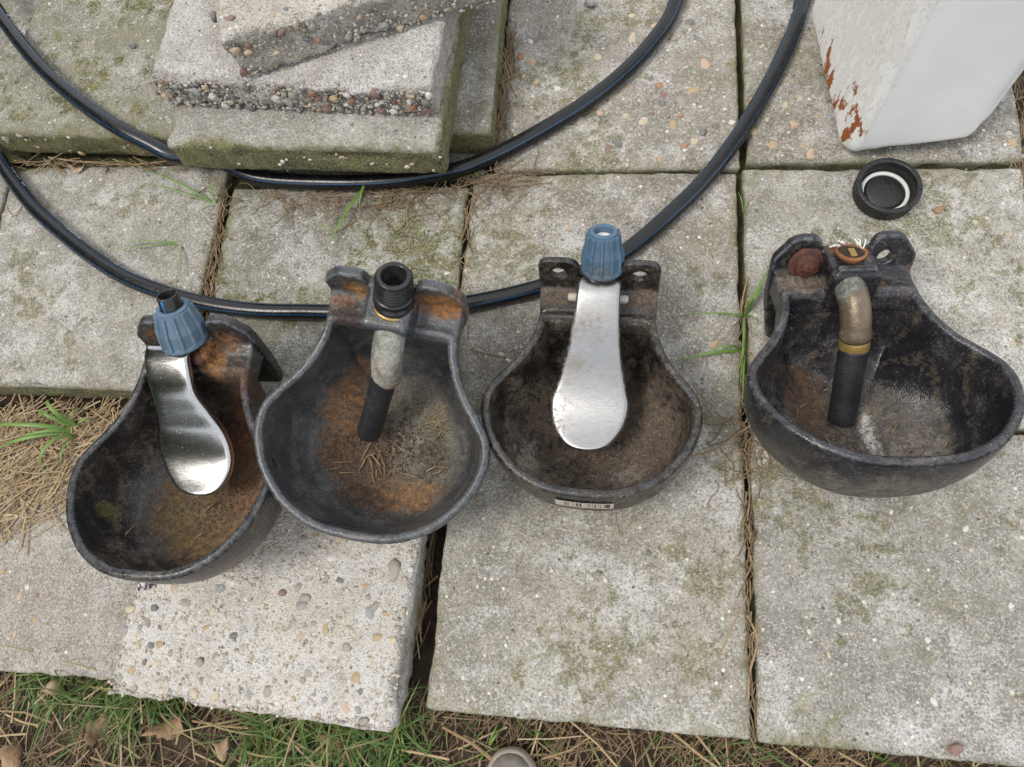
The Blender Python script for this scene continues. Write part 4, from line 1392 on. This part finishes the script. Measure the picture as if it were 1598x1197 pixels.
obj('seal_ring', V, F, M['seal_white'], CAP)
V, F = lathe([(.0, .0070), (.0195, .0070), (.0203, .0064), (.0203, .0043)], 64)
obj('inner_disc', V, F, capm, CAP)
for k in range(8):
    a = k * math.pi / 4 + .2
    V, F = rounded_box(.0034, .0016, .0020, .0005, 2)
    o = obj('notch', V, F, capm, CAP)
    o.location = (.0322 * math.cos(a), .0322 * math.sin(a), .0210); o.rotation_euler = (0, 0, a)

# ---------------------------------------------------------------- shoe tip of the photographer
def loft(rings, mat, name, parent, cap=True):
    n = len(rings[0])
    V = [p for r_ in rings for p in r_]
    F = []
    for i in range(len(rings) - 1):
        for k in range(n):
            F.append((i * n + k, i * n + (k + 1) % n, (i + 1) * n + (k + 1) % n, (i + 1) * n + k))
    F.append(tuple(range(n))[::-1])
    F.append(tuple((len(rings) - 1) * n + k for k in range(n)))
    return obj(name, V, F, mat, parent)
tip = at(793, 1169, -.035)
SH = empty('shoe', (tip.x, tip.y, -.060), (0, 0, R(4)))
SH.scale = (.86, .9, .9)
tag(SH, 'grey-brown shoe tip at the bottom edge of the picture', 'shoe')
def sole_outline(grow, n=48):
    pts = []
    for k in range(n):
        a = 2 * math.pi * k / n
        y = math.cos(a); x = math.sin(a)
        ln = -.142 + y * (.142 + grow)
        wd = (.044 + grow) * (1.0 + .10 * y) if y > -.2 else (.044 + grow) * (.98 + .25 * (y + .2))
        pts.append(Vector((wd * (abs(x) ** .8) * (1 if x > 0 else -1), ln, 0)))
    return pts
rings = []
for z, gr in ((0, -.004), (.003, 0), (.012, .001), (.020, -.001), (.023, -.004)):
    rings.append([p + Vector((0, 0, z)) for p in sole_outline(gr)])
loft(rings, simple('shoe_sole', (.42, .38, .32), (.34, .30, .25), .7, 0, 60, .3), 'sole', SH)
rings = []
for k in range(9):
    f = k / 8
    gr = -.004 - .030 * f ** 2.2
    ring = []
    for p in sole_outline(gr):
        back = max(0, min(1, (-p.y - .02) / .2))
        ring.append(p + Vector((0, 0, .019 + f * (.028 + .035 * back))))
    rings.append(ring)
loft(rings, simple('shoe_upper', (.20, .175, .15), (.27, .24, .205), .75, 0, 90, .35), 'upper', SH)
ring = []
rings = []
for k in range(5):
    f = k / 4
    rings.append([Vector((.020 * (1 - .3 * f ** 2) * math.sin(2 * math.pi * j / 24), -.065 + .044 * (1 - .3 * f ** 2) * math.cos(2 * math.pi * j / 24), .041 + .010 * f)) for j in range(24)])
loft(rings, simple('shoe_tongue', (.72, .70, .67), (.60, .58, .55), .8, 0, 70, .3), 'toe_patch', SH)

# ---------------------------------------------------------------- straw, grass, roots, leaves
class Strands:
    def __init__(self): self.V, self.F = [], []
    def ribbon(self, pts, wd, side=None):
        b = len(self.V)
        n = len(pts)
        for i, p in enumerate(pts):
            t_ = pts[min(i + 1, n - 1)] - pts[max(i - 1, 0)]
            sv_ = side if side is not None else Vector((-t_.y, t_.x, 0))
            if sv_.length < 1e-7: sv_ = Vector((1, 0, 0))
            sv_ = sv_.normalized()
            f = i / (n - 1)
            w_ = wd(f) if callable(wd) else wd
            # two-sided roof section so that a blade has a keel and catches light on two faces
            k = Vector((0, 0, -w_ * .35))
            self.V += [p - sv_ * w_ / 2 + k, p, p + sv_ * w_ / 2 + k]
        for i in range(n - 1):
            a = b + i * 3
            self.F += [(a, a + 1, a + 4, a + 3), (a + 1, a + 2, a + 5, a + 4)]
    def blade(self, base, yaw, lean, L, wd, droop, nseg=6, twist=0.0):
        pts = []
        p = Vector(base)
        el = lean
        for i in range(nseg + 1):
            pts.append(p.copy())
            d = Vector((math.cos(yaw) * math.cos(el), math.sin(yaw) * math.cos(el), math.sin(el)))
            p = p + d * (L / nseg)
            el -= droop / nseg
            yaw += twist / nseg
        for q in pts:
            q.z = max(q.z, self.floor) if getattr(self, 'floor', None) is not None else q.z
        self.ribbon(pts, lambda f: wd * (.55 + .45 * min(1, f * 4)) * max(.06, 1 - f ** 2.2))
    def straw(self, c, yaw, L, wd, z, rnd, tilt=.15):
        d = Vector((math.cos(yaw), math.sin(yaw), rnd.uniform(-tilt, tilt)))
        bend = Vector((-d.y, d.x, 0)) * rnd.uniform(-.12, .12) * L
        c = Vector((c[0], c[1], z))
        self.ribbon([c - d * L / 2, c + bend * .6, c + d * L / 2], wd)
    def build(self, name, mat, parent=None):
        return obj(name, self.V, self.F, mat, parent)

def soil_z(x, y):
    p = (x, y, 0)
    z = -.064 + .006 * nz(p, 14, 3) + .004 * nz(p, 45, 9) + .0025 * nz(p, 110, 5)
    return z - .020 * max(0, min(1, (-.25 - x) / .2)) * (1 if y < .3 else 0)

def stuffed(o, lab, cat):
    return tag(o, lab, cat, kind='stuff')

rnd = random.Random(21)
def front_y(x): return -.044 - (x + .67) * .078        # front edge of the paving
# straw on the soil in front
st = Strands()
for k in range(8000):
    x = rnd.uniform(-.80, .62)
    y = front_y(x) + .012 - rnd.random() ** 1.3 * .20
    dens = .62 + .38 * max(0, min(1, (x + .30) / .14))
    dens *= .30 + .70 * max(0, min(1, .5 + 1.8 * nz((x, y, 0), 13, 6)))
    if rnd.random() > dens: continue
    st.straw((x, y), rnd.uniform(0, 6.28) if rnd.random() < .6 else rnd.gauss(.9, .5), rnd.uniform(.008, .055), rnd.uniform(.0004, .0013), soil_z(x, y) + .001 + rnd.random() * .012, rnd, .22)
stuffed(st.build('straw_litter', M['straw_old']), 'brown straw and needles lying on the soil in front of the paving', 'straw')
# paler long stalks
st = Strands()
for k in range(190):
    x = rnd.uniform(-.70, .55)
    y = front_y(x) - .004 - rnd.random() * .15
    st.straw((x, y), rnd.uniform(0, 6.28), rnd.uniform(.03, .085), rnd.uniform(.0010, .0024), soil_z(x, y) + .008 + rnd.random() * .010, rnd, .12)
a, b = at(690, 1135, -.05), at(775, 1192, -.046)
st.ribbon([a, (a + b) / 2 + Vector((.003, .002, .002)), b], lambda f: .0022 + .0022 * f)
stuffed(st.build('pale_straw', M['straw']), 'pale long dry stalks over the brown litter along the bottom edge', 'straw')
# straw heap beside the left slab
st = Strands()
for k in range(1500):
    u, v = rnd.uniform(-90, 215), rnd.uniform(640, 850)
    if v > 868 - (u + 40) * .62 + rnd.gauss(0, 22): continue
    c = at(u, v, -.044)
    st.straw((c.x, c.y), rnd.uniform(0, 6.28) if rnd.random() < .5 else rnd.gauss(.75, .4), rnd.uniform(.015, .075), rnd.uniform(.0007, .0019), -.0425 + rnd.random() * .014 * max(.15, 1 - (v - 640) / 230), rnd, .12)
stuffed(st.build('straw_heap', M['straw']), 'heap of pale straw on the sunken slab at the left edge', 'straw')
# green grass at the bottom left
gs = Strands()
for k in range(2300):
    u = rnd.uniform(-60, 640) if rnd.random() < .93 else rnd.uniform(640, 1500)
    x = at(u, 1120, -.07).x
    y = front_y(x) + .014 - abs(rnd.gauss(0, .055))
    if nz((x, y, 0), 10, 2) < -.12 + .12 * rnd.random(): continue
    gs.blade((x, y, soil_z(x, y) - .002), rnd.uniform(0, 6.28) if rnd.random() < .55 else rnd.gauss(-1.3, .8), rnd.uniform(.35, 1.25), rnd.uniform(.026, .060) if rnd.random() < .6 else rnd.uniform(.06, .115), rnd.uniform(.0009, .0028), rnd.uniform(.5, 2.4), 7, rnd.uniform(-.6, .6))
stuffed(gs.build('grass', M['grass']), 'green grass growing along the paving edge at the bottom left', 'grass')
# dry roots and stalk litter in the joints and before the stack
def curl(st, p, rnd, L, r, z):
    yaw = rnd.uniform(0, 6.28)
    pts = []
    q = Vector((p[0], p[1], z))
    for i in range(8):
        pts.append(q.copy())
        yaw += rnd.gauss(0, .45)
        q = q + Vector((math.cos(yaw), math.sin(yaw), rnd.gauss(0, .12))) * L / 8
        q.z = max(z - .003, q.z)
    st.ribbon(pts, r)
st = Strands()
for k in range(330):
    u = rnd.choice([rnd.gauss(500, 90), rnd.gauss(760, 45), rnd.gauss(640, 90)])
    v = 296 + abs(rnd.gauss(0, 22)) if u < 680 else rnd.gauss(278, 22)
    if v < 268: continue
    c = at(u, v, 0)
    if rnd.random() < .55: curl(st, c, rnd, rnd.uniform(.02, .06), rnd.uniform(.0004, .0011), .001 + rnd.random() * .005)
    else: st.straw((c.x, c.y), rnd.gauss(0, .7), rnd.uniform(.015, .06), rnd.uniform(.0005, .0013), .0015 + rnd.random() * .006, rnd, .08)
stuffed(st.build('dry_roots', M['straw_old']), 'tangle of dry roots and stalks along the joint in front of the slab stack', 'roots')
st = Strands()
def joint(a, b, n, zz=-.004, spread=.004, Lm=.05):
    A, B = at(*a, 0), at(*b, 0)
    d = (B - A)
    yaw = math.atan2(d.y, d.x)
    for k in range(n):
        f = rnd.random()
        c = A.lerp(B, f)
        st.straw((c.x + rnd.gauss(0, spread), c.y + rnd.gauss(0, spread)), yaw + rnd.gauss(0, .42), rnd.uniform(.008, Lm), rnd.uniform(.0006, .0016), zz + rnd.random() * .006, rnd, .08)
joint((348, 300), (322, 470), 90)
joint((733, 290), (724, 520), 60)
joint((1160, 460), (1160, 660), 40, -.005)
joint((1163, 660), (1168, 1140), 90, -.006)
joint((1166, 770), (1170, 1080), 34, -.001, .004, .04)
joint((1590, 60), (1596, 340), 90, -.006)
joint((20, 256), (330, 262), 60, .001, .003)
A, B = at(798, 60, 0), at(770, 250, 0)
for k in range(120):
    c = A.lerp(B, rnd.random())
    st.straw((c.x + rnd.gauss(0, .006), c.y), 1.5 + rnd.gauss(0, .35), rnd.uniform(.02, .07), rnd.uniform(.0006, .0016), .001 + rnd.random() * .01, rnd, .1)
A, B = at(672, 850, -.045), at(655, 1000, -.045)
for k in range(26):
    c = A.lerp(B, rnd.random())
    st.straw((c.x + rnd.gauss(0, .003), c.y), 1.4 + rnd.gauss(0, .25), rnd.uniform(.015, .06), rnd.uniform(.0008, .0018), -.042 + rnd.random() * .01, rnd, .1)
for k in range(60):
    c = at(rnd.gauss(1165, 20), rnd.gauss(690, 22), 0)
    curl(st, c, rnd, rnd.uniform(.02, .05), rnd.uniform(.0005, .0011), .001 + rnd.random() * .004)
stuffed(st.build('joint_litter', M['straw_old']), 'dry stalks packed in the joints between the paving slabs', 'straw')

# single long stalks lying on the slabs
def stalk(pts, wd, lab, z=.0015, mat='straw'):
    s_ = Strands()
    s_.ribbon(smooth_path([at(u, v, z) for u, v in pts], .004), wd)
    tag(s_.build('dry_stalk', M[mat]), lab, 'stalk', 'single dry stalks')
stalk([(800, 168), (830, 205), (852, 228), (878, 264)], .0018, 'bent dry stalk crossing under the inner pipe loop right of the stack')
stalk([(960, 800), (968, 836), (975, 828), (1002, 797)], .0011, 'thin V-shaped dry stalk below the barcode bowl')
stalk([(1080, 712), (1120, 700), (1150, 678), (1185, 655)], .0020, 'thick dry stalk at the slab corner between the two right bowls')
stalk([(75, 245), (130, 252), (200, 256), (265, 250)], .0022, 'long dry stalk lying along the upper left joint')
stalk([(1165, 930), (1140, 985), (1128, 1012), (1120, 1030)], .0014, 'curved pale stalk at the lower joint left of the far right slab')
stalk([(1166, 960), (1182, 1000), (1170, 1050), (1168, 1092)], .0020, 'pale stalk hanging along the lower right joint')
stalk([(8, 322), (22, 336), (38, 312)], .0014, 'small V of straw on the left slab below the pipe')
stalk([(160, 272), (190, 258), (205, 252)], .0010, 'short thin stalk on the upper left slab edge')
stalk([(735, 545), (765, 552), (800, 558)], .0012, 'short pale stalk left of the barcode bowl')

# grass tufts growing from the joints
def tuft(u, v, z, blades, lab):
    c = at(u, v, z)
    e = empty('grass_tuft', c)
    tag(e, lab, 'grass', 'grass tufts in the joints')
    for (u2, v2, wd, arch) in blades:
        tip_ = at(u2, v2, z + .006) - c
        s_ = Strands()
        L = tip_.length
        pts = smooth_path([Vector((0, 0, -.002)), tip_ * .33 + Vector((0, 0, arch)), tip_ * .70 + Vector((0, 0, arch * .95)), tip_], .004)
        s_.ribbon(pts, lambda f, w_=wd: w_ * (.6 + .4 * min(1, f * 4)) * max(.08, 1 - f ** 2.5))
        s_.build('blade', M['grass_new'], e)
tuft(338, 318, .0, [(218, 262, .0028, .012), (210, 284, .0022, .008), (330, 282, .002, .010), (300, 345, .002, .006), (345, 300, .002, .012)], 'thin grass tuft in the joint below the left end of the slab stack')
tuft(284, 378, .0, [(188, 382, .0018, .006), (175, 394, .0022, .004), (238, 404, .0018, .004), (286, 436, .0022, .005)], 'small star-shaped grass sprig on the slab above the far left bowl')
tuft(582, 274, .0, [(508, 392, .0052, .008), (560, 330, .0048, .012)], 'wide green blade leaning over the pipe in front of the stack')
tuft(735, 268, .0, [(772, 252, .0050, .008), (748, 276, .003, .004)], 'short green blade beside the pipe right of the stack')
tuft(1162, 492, .0, [(1200, 420, .0040, .012), (1190, 450, .003, .014), (1060, 492, .0022, .006), (1155, 600, .0035, .006), (1158, 640, .0028, .004), (1130, 500, .002, .010), (1172, 465, .0025, .018), (1186, 508, .0026, .008)], 'leafy grass tuft in the joint left of the far right bowl')
tuft(1160, 545, .0, [(1050, 566, .0042, .008), (1105, 548, .003, .012), (1150, 585, .0025, .008)], 'long grass blade pointing left from the joint between the right bowls')
tuft(128, 672, -.043, [(-20, 668, .0058, .022), (-10, 705, .0062, .018), (85, 622, .0058, .030), (62, 640, .005, .026), (70, 745, .0058, .030), (98, 738, .004, .016), (30, 690, .004, .02), (160, 655, .004, .02), (150, 640, .003, .03), (-15, 660, .004, .01)], 'broad-bladed grass tuft on the straw heap at the left edge')
tuft(1160, 330, .0, [(1152, 300, .0014, .004), (1166, 310, .0014, .004)], 'tiny green sprout in the joint below the outer pipe loop at right')
tuft(640, 1180, -.066, [(628, 1130, .003, .014), (612, 1192, .003, .012), (652, 1160, .003, .016), (620, 1160, .0026, .02)], 'small grass tuft at the bottom right corner of the cream slab')
tuft(760, 1170, -.066, [(788, 1128, .003, .016), (782, 1120, .0026, .012), (748, 1190, .0024, .008)], 'green blades just left of the shoe tip')

# dead leaves in the grass
def dead_leaf(u, v, z, size, yaw, curlk, mat, lab):
    rl = random.Random(int(u))
    V, F = [Vector((0, 0, 0))], []
    n = 22
    for rr in (.5, 1.0):
        for k in range(n):
            a = 2 * math.pi * k / n
            lob = 1 + .10 * math.cos(a * 5 + u) + .12 * math.cos(a * 3 + v) + .16 * rl.uniform(-1, 1)
            x, y = size * rr * math.cos(a) * 1.25 * lob, size * rr * math.sin(a) * .8 * lob
            V.append(Vector((x, y, curlk * (x * x - .6 * y * y) / size + size * .45 * nz((x, y, 0), 55, u))))
    for k in range(n):
        k2 = (k + 1) % n
        F.append((0, 1 + k, 1 + k2))
        F.append((1 + k, 1 + n + k, 1 + n + k2, 1 + k2))
    o = obj('dead_leaf', V, F, M[mat])
    md = o.modifiers.new('thickness', 'SOLIDIFY'); md.thickness = .0004
    o.location = at(u, v, z)
    o.rotation_euler = (rl.uniform(-.7, .7), rl.uniform(-.7, .7), yaw)
    tag(o, lab, 'leaf', 'dead leaves')
dead_leaf(150, 1140, -.070, .013, 1.3, .5, 'leaf', 'pale brown dead leaf in the grass at the lower left')
dead_leaf(268, 1135, -.070, .014, .4, .7, 'leaf', 'curled brown dead leaf below the left end of the cream slab')
dead_leaf(345, 1160, -.068, .010, 2.2, -.6, 'leaf_pale', 'beige dead leaf in the grass right of the curled leaf')
dead_leaf(520, 1160, -.060, .010, -.6, .6, 'leaf', 'brown dead leaf under the front edge of the cream slab')
dead_leaf(550, 1172, -.060, .010, .9, .9, 'leaf', 'crumpled dead leaf at the bottom edge below the cream slab')
dead_leaf(82, 1076, -.062, .012, .2, -.5, 'leaf_pale', 'pale dead leaf scrap beside the pinkish slab edge')
dead_leaf(15, 1180, -.072, .013, 2.0, .3, 'leaf', 'dark brown dead leaf in the bottom left corner')
dead_leaf(122, 263, .003, .0075, .2, .5, 'leaf_pale', 'small oak leaf scrap by the upper left joint')
dead_leaf(72, 672, -.034, .010, .5, .4, 'leaf_pale', 'pale leaf scrap on the straw under the left grass tuft')
dead_leaf(1465, 327, .002, .0052, .4, .4, 'leaf', 'dark scrap of leaf on the slab right of the screw cap')

# loose stones
def stone(u, v, z, size, ci, lab):
    r_ = random.Random(int(u * 7))
    o = bpy.data.objects.new('loose_stone', PEB[r_.randrange(8)])
    link(o)
    o.material_slots[0].link = 'OBJECT'
    o.material_slots[0].material = M['peb'][ci]
    o.location = at(u, v, z) + Vector((0, 0, size * .45))
    o.scale = (size * 1.15, size * .85, size * .6)
    o.rotation_euler = (r_.uniform(-.3, .3), r_.uniform(-.3, .3), r_.uniform(0, 6))
    tag(o, lab, 'stone', 'loose stones')
stone(1285, 760, .0, .0052, 6, 'small tan stone below the far right bowl')
stone(336, 29, .1435, .0062, 2, 'black pebble lying on the pale slab of the stack')
stone(166, 266, .0, .0040, 2, 'dark pebble beside the leaf scrap at the upper left joint')
stone(1490, 1168, .001, .0060, 4, 'maroon pebble at the lower right slab edge')
stone(208, 73, .046, .0046, 2, 'dark crumb on the greenish slab at upper left')
stone(921, 8, .001, .0075, 3, 'grey stone at the top edge between the two pipe loops')
stone(1262, 985, .001, .0030, 5, 'small white stone on the lower right slab')
stone(945, 905, .0, .0030, 5, 'small white stone on the middle front slab')
stone(1012, 864, .0, .0032, 2, 'small dark stone on the middle front slab')

# torn sticker scrap under the front of the first bowl
t = NT('torn_sticker', .6, 0, .3)
cc = t.mx(t.ss(t.noise(260, 3, .6), .45, .55), (.62, .54, .55), (.05, .025, .045))
M['scrap'] = t.out(cc)
V, F = [], []
for j in range(5):
    for i in range(7):
        x, y = (i - 3) * .0032, (j - 2) * .0030
        V.append(Vector((x * (1 + .15 * nz((j, 0, 0), 1.3, 4)), y * (1 + .25 * nz((i, 2, 0), 1.1, 7)), .0010 + .0012 * nz((i, j, 0), .8, 3))))
for j in range(4):
    for i in range(6):
        a = j * 7 + i
        F.append((a, a + 1, a + 8, a + 7))
o = obj('torn_sticker', V, F, M['scrap'])
o.modifiers.new('thickness', 'SOLIDIFY').thickness = .0003
o.location = at(229, 911, .0068); o.rotation_euler = (0, 0, .2)
tag(o, 'torn dark and pink sticker scrap below the far left bowl', 'sticker')

# ---------------------------------------------------------------- invented greenery out of view, added for the steel to mirror
t = NT('added_leaves', .6, 0, .3)
M['added_greenery'] = t.out(t.ramp(t.island(), [(0, (.030, .055, .014)), (.5, (.060, .100, .022)), (1, (.11, .15, .04))]))
def added_greenery(x0, y0, x1, y1, hgt, n, lab, seed, leaf=1.0):
    r_ = random.Random(seed)
    s_ = Strands()
    d = Vector((x1 - x0, y1 - y0, 0)); nn = Vector((-d.y, d.x, 0)).normalized()
    V, F = [], []
    for k in range(n):
        f = r_.random()
        c = Vector((x0, y0, 0)) + d * f + nn * r_.gauss(0, .28)
        c.z = -.06 + r_.random() ** .8 * hgt * (1 + .15 * nz((f * 9, 0, 0), 1, seed))
        s = r_.uniform(.05, .13) * leaf
        a = Vector((r_.gauss(0, 1), r_.gauss(0, 1), r_.gauss(0, 1))).normalized() * s
        b = a.cross(Vector((r_.gauss(0, 1), r_.gauss(0, 1), r_.gauss(0, 1)))).normalized() * s * .6
        i = len(V)
        V += [c - a, c + b, c + a, c - b]
        F.append((i, i + 1, i + 2, i + 3))
    o = obj('added_greenery', V, F, M['added_greenery'], None, False)
    tag(o, lab, 'added_greenery')
added_greenery(-8, -8.0, 8, -8.5, 2.6, 9000, 'unseen green foliage behind the photographer, added for the steel reflections', 1)
added_greenery(-7.0, -6.5, -7.4, 6, 8.5, 15000, 'unseen tall tree row at the left, added to darken the steel reflections', 2, 2.4)
